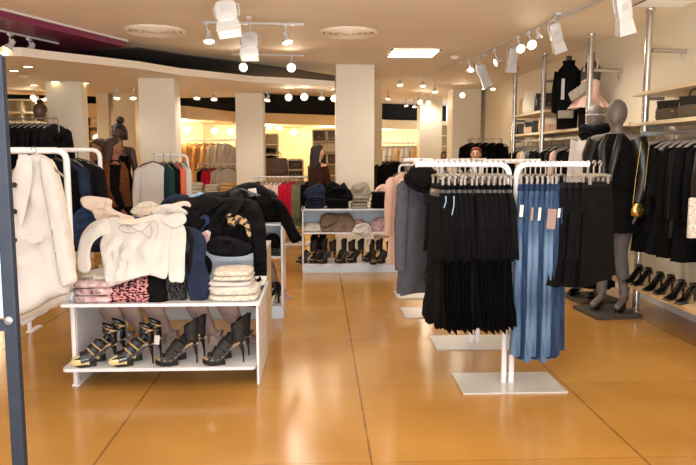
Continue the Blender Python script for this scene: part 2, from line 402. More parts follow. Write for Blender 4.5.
for i, (px, py, lab) in enumerate([(14, 70.5, 'nearest the blue-grey frame'), (28, 66.5, 'behind the purple panel'), (34, 85, 'left of the first column'), (55, 81.5, 'at the left corner of the first column top'), (85, 83, 'at the right corner of the first column top')]):
    c = F(px, py, ZL-.002); t = thing('downlight', 'small recessed downlight in the lower ceiling, '+lab, 'downlight', c)
    MB().lathe([(.05, -.001), (.05, -.005)], n=16).build('lens', M['bulbs'], t); MB().lathe([(.066, .0), (.066, -.006), (.052, -.006), (.052, 0)], n=16).build('rim', M['lampwhite'], t)
# ------------------------------------------------------------ spotlights
LIGHTS = []
def lamp(loc, e, aim=(0, 0, -1), ang=120, col=(1, .86, .66), r=.05):
    l = bpy.data.lights.new('spot_lamp', 'SPOT'); l.energy = e; l.spot_size = math.radians(ang); l.spot_blend = .6; l.color = col; l.shadow_soft_size = r
    o = bpy.data.objects.new('spot_lamp', l); C.objects.link(o); o.location = loc; o.rotation_euler = Vector(aim).to_track_quat('-Z', 'Y').to_euler(); return o
def bell(loc_px, top, zc, aim, s, lens, label, grp=None, e=0, ang=110):
    """track spot: adapter on the track, stem, yoke, bell-shaped head with a lens"""
    T = F(top[0], top[1], zc); H = W(loc_px[0], loc_px[1], T.y); aim = Vector(aim).normalized()
    t = thing('track_spotlight', label, 'spotlight', T, group=grp); h = H-T
    MB().box((0, 0, -.015), (.035, .09, .03), bev=.006).build('adapter', M['lampwhite'], t)
    MB().tube([(0, 0, -.02), (h.x*.6, h.y*.6, h.z*.5), h-aim*s*.3], .009, 8).build('stem', M['lampwhite'], t)
    MB().lathe([(.25*s, -1.0*s), (.34*s, -.95*s), (.36*s, -.35*s), (.5*s, -.1*s), (.78*s, .3*s), (.8*s, .42*s), (.72*s, .42*s), (.45*s, .05*s)], h, aim, 22, cap=False).build('lamp_head', M['lampwhite'], t); hd = t.children[-1] if t.children else None; hd = [c for c in t.children if c.name.startswith('lamp_head')][0]
    MB().lathe([(.0001, .31*s), (.4*s, .33*s), (.7*s, .3*s), (.7*s, .27*s)], h, aim, 20).build('lens', M[lens], hd)
    MB().tube([h-aim*s*.5+Vector((-.36*s, 0, 0)), h-aim*s*.9+Vector((0, 0, .25*s)), h-aim*s*.5+Vector((.36*s, 0, 0))], .006, 6).build('yoke', M['lampwhite'], t)
    if e: lamp(H+aim*s*.6, e, aim, ang)
    return t
def track(a, b, zc, label):
    A = F(a[0], a[1], zc); B = F(b[0], b[1], zc); d = B-A; c = (A+B)/2
    o = MB().box((0, 0, 0), (d.length, .026, .02), math.atan2(d.y, d.x)).build('lighting_track', M['lampwhite'], smooth=False); o.location = c
    tag(o, label, 'track')
track((640, -18), (440, 71.5), 2.938, 'long ceiling track running toward the back along the right wall')
track((203, 22.5), (304, 24.5), 2.938, 'short white ceiling track behind the largest spotlight')
track((232, 54.5), (304, 55.5), 2.938, 'far white ceiling track carrying two glowing round spots')
track((-30, 24), (58, 43.5), 2.848, 'white track under the purple ceiling panel')
BL = [
 ((9.5, 47), (10, 33), 2.84, (-.5, -.3, -1), .085, 'bulbs', 'white spotlight under the purple panel, nearer the left edge', 8),
 ((30, 50), (29, 38), 2.84, (-.4, -.3, -1), .085, 'bulbs', 'white spotlight under the purple panel, second from the left edge', 8),
 ((209, 39), (206.5, 23), 2.93, (.1, -.3, -1), .085, 'bulbs', 'white spotlight on the short track, left end', 10),
 ((287, 40), (285, 24), 2.93, (.25, -.3, -1), .085, 'bulbs', 'white spotlight on the short track, right end', 10),
 ((244, 67), (247, 55), 2.93, (-.25, -1, -.3), .085, 'bulbs', 'glowing round spot facing the camera under the boxy spotlight', 10),
 ((291.5, 67.5), (291.5, 55.5), 2.93, (-.05, -1, -.2), .085, 'bulbs', 'glowing round spot facing the camera at the end of the far track', 10),
 ((520, 48), (517, 36), 2.93, (.1, -1, -.5), .075, 'bulbs', 'glowing spot on the right track, left one of the close pair', 6),
 ((531, 44), (528, 32), 2.93, (.1, -1, -.5), .075, 'bulbs', 'glowing spot on the right track, right one of the close pair', 6),
 ((538.5, 36), (537, 28), 2.93, (.3, .3, -1), .05, 'bulb', 'small white spot on the right track behind the large tilted spotlight', 0),
 ((471, 69), (468, 60), 2.93, (-.2, -.5, -1), .07, 'bulb', 'small spotlight at the far end of the right track', 5),
 ((497, 62), (494, 49), 2.93, (-.9, -.2, -.4), .07, 'bulb', 'spotlight aimed sideways on the right track', 5),
]
for p, tp, zc, aim, s, ln, lab, e in BL: bell(p, tp, zc, aim, s, ln, lab, None, e)
# small far spots
FAR = [(388, 98, 91, 2.94, 'bulb'), (400, 84, 74, 2.94, 'bulb'), (423, 85, 76, 2.94, 'bulb'), (435, 91, 81, 2.94, 'bulb'), (420, 102, 93, 2.94, 'bulbs'), (428.5, 103, 94, 2.94, 'bulbs'), (462.5, 95, 86, 2.94, 'bulbs'), (406, 105, 98.5, 2.94, 'bulb'), (414.5, 106, 99, 2.94, 'bulb'), (493, 88, 81, 2.94, 'bulb'), (484, 87, 80, 2.94, 'bulb'),
       (117, 97, 88, 2.6, 'bulb'), (133, 97, 88, 2.6, 'bulb'), (197, 97, 89, 2.6, 'bulb'), (214, 98, 90, 2.6, 'bulb'), (267.5, 99, 91.5, 2.6, 'bulb'),
       (288.5, 97, 90, 2.6, 'bulbs'), (304, 96.5, 89.5, 2.6, 'bulbs'), (321.5, 97, 90.5, 2.6, 'bulb'), (334, 98, 91.5, 2.6, 'bulbs'), (47, 98, 89, 2.6, 'bulb'), (34.5, 98, 91, 2.6, 'bulbs')]
where = {388: 'just right of the middle column, over the dark recess', 400: 'right of the square light panel, first of its row', 423: 'third column gap, second of its row', 435: 'third of the row above the right columns', 420: 'bright one beside the first right column', 428.5: 'bright one above the first right column', 462.5: 'bright one on the last right column', 406: 'dim one before the dark recess', 414.5: 'dim one beside the far right column', 493: 'beside the wall shelves, right one', 484: 'beside the wall shelves, left one',
 117: 'between the first two columns, left', 133: 'between the first two columns, right', 197: 'right of the second column, nearer it', 214: 'right of the second column, farther from it', 267.5: 'right beside the third column', 288.5: 'bright one left of centre between third and middle columns', 304: 'bright one at centre between third and middle columns', 321.5: 'dim one near the middle column', 334: 'bright one touching the middle column edge', 47: 'at the first column, left side', 34.5: 'bright one left of the first column'}
random.seed(3)
for i, (px, py, ty, zc, ln) in enumerate(FAR):
    if zc == 2.6: zt = 2.598
    else: zt = 2.945
    far = F(px, ty, zt); fs = .072 if ln == 'bulb' else .08
    bell((px, py), (px, ty), zt, (random.uniform(-.3, .3), -.45 if ln == 'bulb' else -1, -1 if ln == 'bulb' else -.3), fs, ln, 'small ceiling spotlight, '+where[px], None, 7 if ln == 'bulbs' else 3, 130)
def boxspot(px, py, Y, s, tilt, yaw, label, top, lensaim=None, e=14, slim=False):
    """large metal-halide track spot: rounded ribbed gear box with a square snout"""
    H = W(px, py, Y); t = thing('box_spotlight', label, 'spotlight', H)
    R = (Matrix.Rotation(yaw, 4, 'Z') @ Matrix.Rotation(tilt[0], 4, 'X') @ Matrix.Rotation(tilt[1], 4, 'Y'))
    def X(p): return R @ (Vector((p[0]*.72, p[1]*.8, p[2]*1.3)) if slim else Vector(p))
    mb = MB(); rr = []
    for q, y in ((.8, -.42), (1, -.36), (1, .36), (.8, .42)):
        r = []
        for k in range(28):
            a = 2*PI*k/28; c_, s_ = math.cos(a), math.sin(a); p = (abs(c_)**4+abs(s_)**4)**-.25
            r.append(X((s*.5*q*c_*p, s*y, s*(.15+.52*q*s_*p))))
        rr.append(r)
    mb.rings(rr); gb_ = mb.build('gear_box', M['lampwhite'], t)
    mb = MB()
    for k in range(5):
        mb.box(X((s*(-.2+.1*k), -s*.44, s*.2)), (s*.02, s*.03, s*.36), R=R)
    mb.build('vent_ribs', M['lampgrey'], gb_)
    mb = MB(); R1 = []
    for z, w in ((-.28, .44), (-.34, .48), (-.86, .58), (-.86, .52), (-.5, .44)):
        R1.append([X((sx*s*w, sy*s*w*.75, s*z)) for sx, sy in ((-1, -1), (1, -1), (1, 1), (-1, 1))])
    mb.rings(R1, cap=False); mb.build('snout', M['lampwhite'], t, smooth=False)
    mb = MB(); mb.add([X((sx*s*.43, sy*s*.32, -s*.55)) for sx, sy in ((-1, -1), (1, -1), (1, 1), (-1, 1))], [(0, 1, 2, 3)]); mb.build('lens', M['bulbs'], t, smooth=False)
    T = F(top[0], top[1], 2.93)-H if top else Vector((0, 0, ZC-H.z-.02))
    mb = MB(); mb.tube([X((-.56*s, 0, 0)), X((-.6*s, 0, .5*s)), X((-.3*s, 0, .78*s)), X((.3*s, 0, .78*s)), X((.6*s, 0, .5*s)), X((.56*s, 0, 0))], s*.035, 6); mb.tube([X((0, 0, .78*s)), (T.x, T.y, ZC-H.z-.01)], s*.05, 8)
    mb.build('yoke', M['lampwhite'], t)
    MB().box((T.x, T.y, ZC-H.z-.012), (.05, .12, .024)).build('adapter', M['lampwhite'], t, smooth=False)
    if e:
        aim = (R.to_3x3() @ Vector((0, 0, -1))); lamp(H+aim*s*.9, e, aim, 100, (1, .93, .82))
boxspot(227.5, 17, 5.6, .17, (-.25, -.15), 0, 'largest boxy white spotlight, hanging at the top edge of the photo', None, e=24)
boxspot(250, 45, 7.2, .17, (-.3, 0), 0, 'boxy white spotlight with ribbed back, second largest, on the short track', None, e=24)
boxspot(623, 12, 5.2, .15, (.25, -.28), 0, 'white cylinder-like spotlight beside the nearest wall pole', None, e=24, slim=True)
boxspot(556, 36, 6.9, .15, (.3, -.38), 0, 'large tilted white spotlight in front of the high torso mannequins', None, e=22, slim=True)
boxspot(512, 58, 8.9, .16, (.3, 0), 0, 'white boxy spotlight above the white tote on the wall shelf', None, e=26, slim=True)
boxspot(483, 74, 9.7, .17, (.4, -.5), 0, 'white boxy spotlight at the far end of the right track', None, e=16, slim=True)
# back zone lamps under the bulkhead
for px, py, Y, lab in [(215, 131, 14.6, 'brightest lamp above the tan coats'), (231, 131.5, 15.2, 'lamp above the white blouses by the third column'), (187, 129.5, 14.2, 'lamp beside the second column edge'), (270, 127, 17, 'lamp left of pair behind the third column'), (279.5, 127.5, 17.1, 'lamp right of pair behind the third column'), (294, 132.5, 17, 'bright lamp above the far niche shelves'), (97, 138, 13, 'lamp glowing between the first two columns'), (10, 108, 12, 'bright lamp at the left edge behind the coat rack')]:
    H = W(px, py, Y); t = thing('shelf_lamp', 'round glowing '+lab+', far back', 'lamp', H)
    MB().ell((0, 0, 0), (.075, .05, .065), 12, 8).build('bulb', M['bulbs'], t); MB().lathe([(.03, .05), (.06, .03), (.09, -.01), (.08, -.01)], (0, .03, 0), (0, 0, 1), 14, cap=False).build('lamp_shade', M['lampwhite'], t); MB().tube([(0, .03, .05), (0, .03, 2.27-H.z if H.z < 2.2 else .05)], .008, 6).build('stem', M['lampwhite'], t)
# general lamps: added fill for the shop interior, at no modelled fixture
def pt(loc, e, col=(1, .84, .62), r=.12):
    l = bpy.data.lights.new('room_fill_lamp', 'POINT'); l.energy = e; l.color = col; l.shadow_soft_size = r; o = bpy.data.objects.new('room_fill_lamp', l); C.objects.link(o); o.location = loc; return o
# ============================================================ HANGERS AND HANGING GARMENTS
def hanger_mb(w=.42, hook=.09, r=.006, clip=False):
    mb = MB()
    mb.tube([(.0, .0, -hook)]+[(.018*math.sin(a), 0, -.018+.018*math.cos(a)) for a in [PI*q/6 for q in (6, 4, 3, 2, 1, 0, -1, -2, -3)]], r*.5, 6)
    if clip:
        mb.tube([(-w/2, 0, -hook-.012), (0, 0, -hook), (w/2, 0, -hook-.012)], r, 6)
        for s in (-1, 1): mb.box((s*w*.42, 0, -hook-.035), (.022, .014, .06), bev=.003)
    else:
        mb.tube([(-w/2, 0, -hook-.09), (-w*.3, 0, -hook-.035), (0, 0, -hook), (w*.3, 0, -hook-.035), (w/2, 0, -hook-.09)], [r*1.3, r*1.7, r*1.2, r*1.7, r*1.3], 8)
    return mb
def hanger(loc, rz, label, group=None, w=.42, clip=False, m='hang', r=.006):
    key = ('h', w, clip, m, r)
    if key in KIDS: return dup(KIDS[key], loc, rz, label, group)
    o = hanger_mb(w, r=r, clip=clip).build('clothes_hanger', M[m]); o.location = loc; o.rotation_euler[2] = rz
    tag(o, label, 'hanger', group); KIDS[key] = o; return o
# garments hang at the local origin (hook point at rail); width along x, depth along y
def g_dress(m='black', top=.1, w=.36, L=1.12, tier=.52, nf=7, seed=0):
    """dress: bodice with short flared sleeves, then a longer pleated skirt"""
    t = empty('dress', (0, 0, 0)); mb = MB()
    z = -top
    ringloft(mb, [(z, 0, 0, w*.42, .018, 0), (z-.02, 0, 0, w*.44, .024, 0), (z-.06, 0, 0, w*.46, .03, .02), (z-.2, 0, 0, w*.46, .035, .04), (z-.36, 0, 0, w*.42, .035, .06), (z-tier, 0, 0, w*.52, .05, .13), (z-tier-.004, 0, 0, w*.3, .02, .0)], nf, seed)
    mb.build('bodice', M[m], t)['tint'] = 1
    mb = MB(); ringloft(mb, [(z-.34, 0, 0, w*.38, .026, .03), (z-tier, 0, 0, w*.44, .036, .1), (z-.75, 0, 0, w*.5, .045, .16), (z-L+.1, 0, 0, w*.58, .055, .2), (z-L, 0, 0, w*.6, .058, .22), (z-L+.01, 0, 0, w*.5, .04, .2)], nf+2, seed+1)
    mb.build('skirt', M[m], t)['tint'] = 1
    for s in (-1, 1):
        mb = MB(); ringloft(mb, [(z-.05, s*w*.36, 0, .04, .02, 0), (z-.12, s*w*.42, 0, .06, .03, .05), (z-.28, s*w*.48, 0, .075, .035, .1), (z-.46, s*w*.52, 0, .085, .042, .16), (z-.455, s*w*.52, 0, .06, .02, .1)], 4, seed+s)
        mb.build('sleeve', M[m], t)['tint'] = 1
    mb = MB(); ringloft(mb, [(z-.03, 0, 0, w*.455, .026, .0), (z-.05, 0, 0, w*.465, .034, 0), (z-.075, 0, 0, w*.47, .034, 0)]); mb.build('waist_band', M['band'], t)
    return t
def g_jeans(m='denim', top=.13, w=.36, L=1.08, seed=0, flare=.13, fold=True):
    """jeans clipped at the waistband"""
    t = empty('jeans', (0, 0, 0)); z = -top; mb = MB()
    ringloft(mb, [(z, 0, 0, w*.46, .022, 0), (z-.05, 0, 0, w*.47, .026, .0), (z-.14, 0, 0, w*.5, .035, .02), (z-.26, 0, 0, w*.5, .04, .03), (z-.31, 0, 0, w*.44, .03, .02)], 5, seed)
    mb.build('seat_panel', M[m], t)
    for s in (-1, 1):
        mb = MB(); ringloft(mb, [(z-.22, s*w*.25, 0, w*.25, .034, .02), (z-.45, s*w*.26, 0, w*.23, .036, .05), (z-.65, s*w*.25, .0, w*.2, .034, .06), (z-.8, s*w*.26, 0, flare*.7, .036, .06), (z-L, s*w*.28, 0, flare, .045, .1), (z-L+.006, s*w*.28, 0, flare*.8, .03, .08)], 4, seed+s, n=24)
        mb.build('leg', M[m], t)
    mb = MB(); ringloft(mb, [(z+.004, 0, 0, w*.45, .02, 0), (z, 0, 0, w*.465, .026, 0), (z-.036, 0, 0, w*.48, .03, 0), (z-.04, 0, 0, w*.46, .026, 0)]); wb_ = mb.build('waistband', M['denimd'], t)
    for s in (-1, 1): MB().box((s*w*.26, -.042, z-.2), (.1, .006, .11), bev=.003).build('pocket', M[m], t)
    MB().lathe([(.009, 0), (.009, .004), (.005, .006)], (0, -.032, z-.018), (0, -1, 0), 10).build('button', M['brass'], wb_)
    return t
def g_trousers(m='black', top=.12, w=.38, L=.95, seed=0, nf=7, name='wide_trousers'):
    t = empty(name, (0, 0, 0)); z = -top; mb = MB()
    ringloft(mb, [(z, 0, 0, w*.44, .02, 0), (z-.04, 0, 0, w*.46, .025, .0), (z-.2, 0, 0, w*.52, .04, .05), (z-.5, 0, 0, w*.56, .05, .12), (z-L, 0, 0, w*.6, .06, .18), (z-L+.01, 0, 0, w*.5, .04, .15)], nf, seed)
    mb.build('folds', M[m], t)
    mb = MB(); ringloft(mb, [(z+.003, 0, 0, w*.43, .02, 0), (z-.001, 0, 0, w*.445, .025, 0), (z-.035, 0, 0, w*.46, .029, 0), (z-.038, 0, 0, w*.44, .025, 0)]); mb.build('waistband', M['black3'], t)
    return t
def g_coat(m='black', top=.09, w=.44, L=.9, seed=0, depth=.06, sleeve=.58, collar=True, name='hanging_coat', m2=None, nf=5, flare=1.1, fold=.07):
    t = empty(name, (0, 0, 0)); z = -top; mb = MB()
    ringloft(mb, [(z+.02, 0, 0, .05, .03, 0), (z-.01, 0, 0, w*.26, depth*.5, 0), (z-.05, 0, 0, w*.44, depth*.7, 0), (z-.12, 0, 0, w*.47, depth*.9, .02), (z-L*.45, 0, 0, w*.44, depth, fold*.6), (z-L*.75, 0, 0, w*.47*(1+flare)/2, depth*1.05, fold), (z-L, 0, 0, w*.47*flare, depth*1.1, fold*1.3), (z-L+.008, 0, 0, w*.4*flare, depth*.8, fold)], nf, seed, power=2.6)
    mb.build('body', M[m], t)['tint'] = 1
    for s in (-1, 1):
        mb = MB(); k = sleeve
        ringloft(mb, [(z-.03, s*w*.40, 0, .03, depth*.45, 0), (z-.07, s*w*.46, 0, .05, depth*.75, 0), (z-.07-k*.45, s*w*.53, -.012, .052, depth*.75, .04), (z-.07-k, s*w*.55, -.02, .042, depth*.62, .03), (z-.065-k, s*w*.55, -.02, .03, depth*.4, 0)], 4, seed+s*2, n=16)
        mb.build('sleeve', M[m], t)['tint'] = 1
    if collar:
        for s in (-1, 1):
            mb = MB(); mb.add([(s*.015, -depth*.6, z+.035), (s*.075, -depth*.45, z+.01), (s*.10, -depth*.98, z-.13), (s*.012, -depth*1.04, z-.24)], [(0, 1, 2, 3)])
            o = mb.build('lapel', M[m2 or m], t); md = o.modifiers.new('s', 'SOLIDIFY'); md.thickness = .008; o['tint'] = 1
    return t
def place(root, loc, rz, label, cat, group=None, scale=None, m=None, first=[]):
    if root.get('label') is None:
        root.location = loc; root.rotation_euler[2] = rz; tag(root, label, cat, group)
        if scale: root.scale = (scale,)*3 if not isinstance(scale, tuple) else scale
        return root
    o = dup(root, loc, rz, label, group, scale, m); o['category'] = cat
    if not group and 'group' in o: del o['group']
    if scale is None: o.scale = (1, 1, 1)
    return o
# ============================================================ T RACKS IN THE MIDDLE
def t_rack(loc, rz, label, lw, rw, H=1.475, tilt=0):
    """double post on a plate; the tubes bend outwards into two arms"""
    t = thing('clothes_rack', label, 'clothes rack', loc, rz)
    MB().box((0, 0, .006), (.69, .42, .012), bev=.003).build('base_plate', M['plate'], t, smooth=False)
    for s, L in ((-1, lw), (1, rw)):
        r = .019; x = s*.026
        pts = [(x, 0, .012), (x, 0, H-.16)]+[(x+s*.07*(1-math.cos(a)), 0, H-.07+.07*math.sin(a)) for a in [PI*q/12 for q in range(0, 7)]]
        MB().tube(pts, r, 12).build('post', M['whitem'], t)
        o = MB().tube([(x+s*.06, 0, H), (s*L, 0, H)], r, 12).build('arm', M['whitem'], t)
        mb = MB(); n = int((L-.1)/.05)
        for k in range(n): mb.box((s*(.11+k*.05), -.018, H+.001), (.006, .006, .012))
        mb.build('rail_slots', M['steel'], o, smooth=False)
        MB().lathe([(r+.003, -.006), (r+.003, .004), (r-.004, .008)], (s*L, 0, H), (s, 0, 0), 12).build('end_cap', M['whitem'], t)
    return t
R1 = F(510, 383.5, 0)
Hr = 1.49
LA = 0.70; RA = .53
rz1 = -.30      # left arm swings away from the camera
t1 = t_rack((R1.x-.02, R1.y, 0), 0, 'white double-post rack with black dresses and blue jeans on its arms', LA-.06, RA-.03, Hr)
# base and right arm stay square to the room; left arm is angled: turn the left post tube
for ch in t1.children:
    if ch.name.startswith(('arm', 'end_cap', 'post')):
        pass
R2 = F(467, 343, 0); t_rack((R2.x+.06, R2.y, 0), 0, 'white double-post rack behind the black dresses', .52, .5, Hr+.01)
R3 = F(425, 313, 0); t_rack((R3.x+.12, R3.y, 0), 0, 'white double-post rack farthest back, mostly hidden by the grey coat', .34, .45, Hr+.01)
# black dresses on left arm (planes run in depth)
dress = [g_dress(seed=s, w=.35+.015*(s % 3), L=.92+.02*(s % 2), tier=.49, top=.14, nf=6+s) for s in range(3)]
x0 = R1.x-.085; n = 13
for i in range(n):
    x = x0-.0-i*.036; y = R1.y+.0
    hanger((x, y, Hr+.022), PI/2+.08+random.uniform(-.05, .05), 'grey hanger carrying a black dress on the left arm of the front rack', 'hangers with black dresses', w=.32, clip=True, m='hang', r=.010)
    d = dress[i % 3]
    place(d, (x, y, Hr+.01), PI/2+random.uniform(-.08, .08)+.06, 'black tiered dress with pleated skirt on left arm of front rack', 'dress', 'black dresses on the front rack', scale=1.0)
# pale ribbons on two dresses
for px, y0, y1 in ((446, 196, 208), (454, 196, 215)):
    p = W(px, y0, R1.y-.24); q = W(px-2, y1, R1.y-.24)
    o = MB().tube([p, (p+q)/2+Vector((.006, 0, 0)), q], .006, 6, flat=.3).build('ribbon', M['shirtblue']); tag(o, 'pale blue ribbon hanging from a black dress, %s one' % ('shorter left' if px == 446 else 'longer right'), 'ribbon')
# jeans on right arm
jp = [g_jeans('denim' if s % 2 else 'denim2', seed=s, w=.35, L=1.12+.02*s, flare=.085) for s in range(3)]
for i in range(8):
    x = R1.x+.062+i*.034; rz = PI/2-.5+random.uniform(-.06, .06)
    hanger((x, R1.y, Hr+.022), rz, 'clip hanger carrying blue jeans on the right arm of front rack', 'hangers with blue jeans', w=.3, clip=True, m='hang', r=.009)
    place(jp[i % 3], (x, R1.y, Hr+.0), rz, 'flared blue denim jeans clipped to right arm of front rack', 'jeans', 'blue jeans on the front rack')
for px, py, w_, h_, m_, lab in ((521.5, 211, 4, 13, 'tag', 'white swing tag on the leftmost jeans'), (532, 214, 3, 14, 'tagb', 'narrow brown card tag on the jeans'), (539.5, 214, 3, 14, 'tag', 'narrow white tag on the jeans middle'), (551.5, 219, 9.5, 22, 'tagb', 'large brown card tag hanging on the jeans'), (559, 213, 3, 10, 'tag', 'small white tag at right side of the jeans')):
    c = W(px, py, R1.y-.2); o = MB().box((0, 0, 0), (w_/175, .003, h_/170), bev=.001).build('price_tag', M[m_], smooth=False); o.location = c; o.rotation_euler = (0, .06, -.2); tag(o, lab, 'tag')
# black wide trousers at the arm's end
tp = [g_trousers(seed=s, w=.46, L=.67, nf=5) for s in range(2)]
for i in range(4):
    x = R1.x+.44+i*.04; rz = PI/2-1.0+i*.05
    hanger((x, R1.y, Hr+.022), rz, 'grey clip hanger with black trousers at the right arm end', 'hangers with black trousers', w=.30, clip=True, m='hang', r=.011)
    place(tp[i % 2], (x, R1.y+.01*i, Hr+.0), rz, 'black wide cropped trousers at the outer end of the right arm', 'trousers', 'black trousers on the front rack')
# grey coat + black felt hat on the second rack's left arm
Y2 = R2.y
gc = g_coat('grey', w=.46, L=.93, seed=2, flare=1.15, depth=.07, sleeve=.66); xg = WX(421, Y2)
place(gc, (xg, Y2-.02, Hr-.02), PI/2-.9, 'charcoal grey long wool coat at the end of the second rack', 'coat')
hanger((xg, Y2-.02, Hr+.03), PI/2-.9, 'hanger inside the charcoal grey coat under the hat', None, w=.42, m='hangd')
hc = W(421, 179, Y2-.30)
h = thing('felt_hat', 'black felt hat with rounded crown perched on the grey coat', 'hat', hc)
h.rotation_euler = (.5, .35, 0)
MB().lathe([(.002, .115), (.05, .11), (.09, .085), (.112, .04), (.115, 0), (.105, -.02)], n=28).build('crown', M['black2'], h)
MB().lathe([(.10, -.015), (.128, -.028), (.125, -.045), (.10, -.05)], n=28, cap=False).build('brim', M['black2'], h)
MB().lathe([(.108, -.03), (.11, -.01), (.104, -.01)], n=28, cap=False).build('hat_band', M['black3'], h)
lc = g_dress('dots', w=.34, L=.85, seed=5); place(lc, (xg+.11, Y2, Hr), PI/2-.35, 'black spangled lace dress between grey coat and black dresses', 'dress')
hanger((xg+.11, Y2, Hr+.03), PI/2-.35, 'hanger holding the black spangled lace dress', None, w=.36, m='hangd')
for i in range(3):
    lab = 'black dress on the second rack, behind the front black dresses'
    place(dress[i % 3], (xg+.22+i*.09, Y2, Hr), PI/2+.1*random.uniform(-1, 1), lab, 'dress', 'black dresses on the second rack', scale=.86)
    hanger((xg+.22+i*.09, Y2, Hr+.03), PI/2, 'grey hanger on the second rack behind the front black dresses', 'hangers on the second rack', w=.36, m='hang', r=.009)
# blush garments on a small rack further back, rail frame at (390,168)
Yb = 7.4
rk = thing('clothes_rack', 'thin white rail rack with blush tops near the middle column', 'clothes rack', (WX(399, Yb), Yb, 0))
zr = W(389, 165, Yb).z
MB().tube([(0, 0, .012), (0, 0, zr-.03), (.012, 0, zr-.008), (.03, 0, zr), (.42, 0, zr), (.45, 0, zr-.03), (.45, 0, .012)], .012, 8).build('frame', M['whitem'], rk)
MB().box((.22, 0, .006), (.5, .4, .012)).build('base_plate', M['plate'], rk, smooth=False)
bl = g_coat('blush', w=.40, L=.98, seed=3, collar=False, name='long_cardigan', depth=.05)
for i, (px, m_, lab) in enumerate([(404, 'blush', 'blush pink long cardigan on the thin white rack'), (411, 'blush', 'second blush long top behind the blush cardigan')]):
    x = WX(px, Yb)
    place(bl, (x, Yb, zr-.01), .5+i*.4, lab, 'cardigan')
    hanger((x, Yb, zr+.02), .5+i*.4, 'hanger of the '+lab, None, w=.38, m='hangd')
# ============================================================ LEFT COAT RACKS
def u_rack(label, pxl, pxr, pyr, Y, r=.017, dy=0):
    A = W(pxl, pyr, Y); B = W(pxr, pyr, Y); t = thing('clothes_rack', label, 'clothes rack', ((A.x+B.x)/2, Y, 0)); w = (B.x-A.x)/2; z = A.z
    pts = [(-w, 0, .02), (-w, 0, z-.06)]+[(-w+.06*(1-math.cos(a)), 0, z-.06+.06*math.sin(a)) for a in (.5, 1, PI/2)]+[(w-.06*(1-math.cos(a)), 0, z-.06+.06*math.sin(a)) for a in (PI/2, 1, .5)]+[(w, 0, z-.06), (w, 0, .02)]
    MB().tube(pts, r, 12).build('frame', M['whitem'], t)
    for s in (-1, 1): MB().box((s*w, .1, .006), (.05, .24, .012), bev=.003).build('foot', M['whitem'], t)
    return t, z
YL = 4.35
u_rack('white curved-corner rack holding the long cream coats at left', -70, 66, 150.5, YL+.18, r=.021)
zl = W(40, 150.5, YL+.18).z
def hang_white(name, out, Y, m, lab, T, **kw):
    t = thing(name, lab, 'coat', (0, 0, 0)); return t
wc = thing('long_coat', 'cream long wool coat with four black buttons, nearest at left', 'coat')
puff('body', [(24, 158), (36, 154), (48, 160), (55, 178), (60, 205), (64, 240), (68, 275), (70, 292), (52, 299), (36, 309), (20, 316), (13, 316), (12, 280), (11, 240), (11, 200), (13, 172)], YL, 'ivory', T=.16, R=.09, wr=.007, wdir=(.1, 1), parent=wc, seed=2, wfreq=11)
puff('sleeve', [(40, 159), (50, 161), (59, 182), (65, 210), (70, 240), (75, 268), (77, 281), (66, 287), (60, 282), (54, 250), (48, 215), (42, 185)], YL-.07, 'ivory', T=.10, R=.05, wr=.006, wdir=(.1, 1), parent=wc, seed=5)
puff('lapel', [(17, 160), (30, 156), (32, 178), (27, 205), (20, 228), (15, 200)], YL-.095, 'ivory', T=.02, R=.03, wr=.003, parent=wc)
puff('pocket_flap', [(27, 236), (42, 233), (43, 241), (28, 245)], YL-.10, 'ivory', T=.025, R=.02, wr=.002, parent=wc, smooth_outline=False)
for py in (185, 211.5, 240, 267): MB().lathe([(.017, 0), (.017, .008), (.012, .012), (.004, .01)], W(14.5, py, YL-.105), (0, -1, 0), 14).build('button', M['suede'], wc)
o = thing('long_coat', 'second cream coat behind the buttoned one, pale lining showing', 'coat')
puff('body', [(28, 156), (52, 160), (62, 185), (70, 230), (74, 272), (72, 296), (60, 305), (40, 312), (14, 314), (18, 200)], YL+.17, 'cream', T=.12, R=.08, wr=.008, wdir=(.1, 1), parent=o, seed=7)
puff('sleeve', [(50, 162), (58, 170), (68, 210), (76, 262), (72, 276), (64, 270), (60, 220)], YL+.07, 'cream', T=.08, R=.04, wr=.01, wdir=(.1, 1), parent=o, seed=8)
o = thing('long_coat', 'pale grey-blue garment hem showing under the cream coats', 'coat')
puff('body', [(14, 200), (40, 190), (62, 220), (66, 290), (50, 309), (38, 316), (16, 318)], YL+.33, mat('pale_grey_cloth', (206, 208, 214)), T=.08, R=.06, wr=.012, wdir=(.1, 1), parent=o, seed=9)
for i, (y, l) in enumerate(((YL, 'buttoned cream coat'), (YL+.17, 'second cream coat'))):
    hanger((W(34, 152, y).x, y, zl+.02), -.25, 'pale hanger inside the '+l, None, w=.4, m='hang')
# dark denim jackets on a second rack behind
u_rack('white curved-corner rack with dark jackets, behind the cream coats', 20, 99.5, 150, 5.95, r=.019)
z5 = W(60, 150, 5.95).z
jk = g_coat('black2', w=.42, L=.72, seed=4, depth=.07)
for i, (px, m_, rz, lab) in enumerate([(80, 'black2', -.25, 'black jacket on the second left rack, nearest its right post'), (69, 'navy', -.5, 'dark navy jacket on the second left rack, middle one'), (58, 'black', -.6, 'black jacket on the second left rack beside the cream coat')]):
    x = WX(px, 5.95); place(jk, (x, 5.95, z5-.02), rz, lab, 'jacket', m=m_ if i else None)
    hanger((x, 5.95, z5+.02), rz, 'hanger of the '+lab, None, m='hangd')
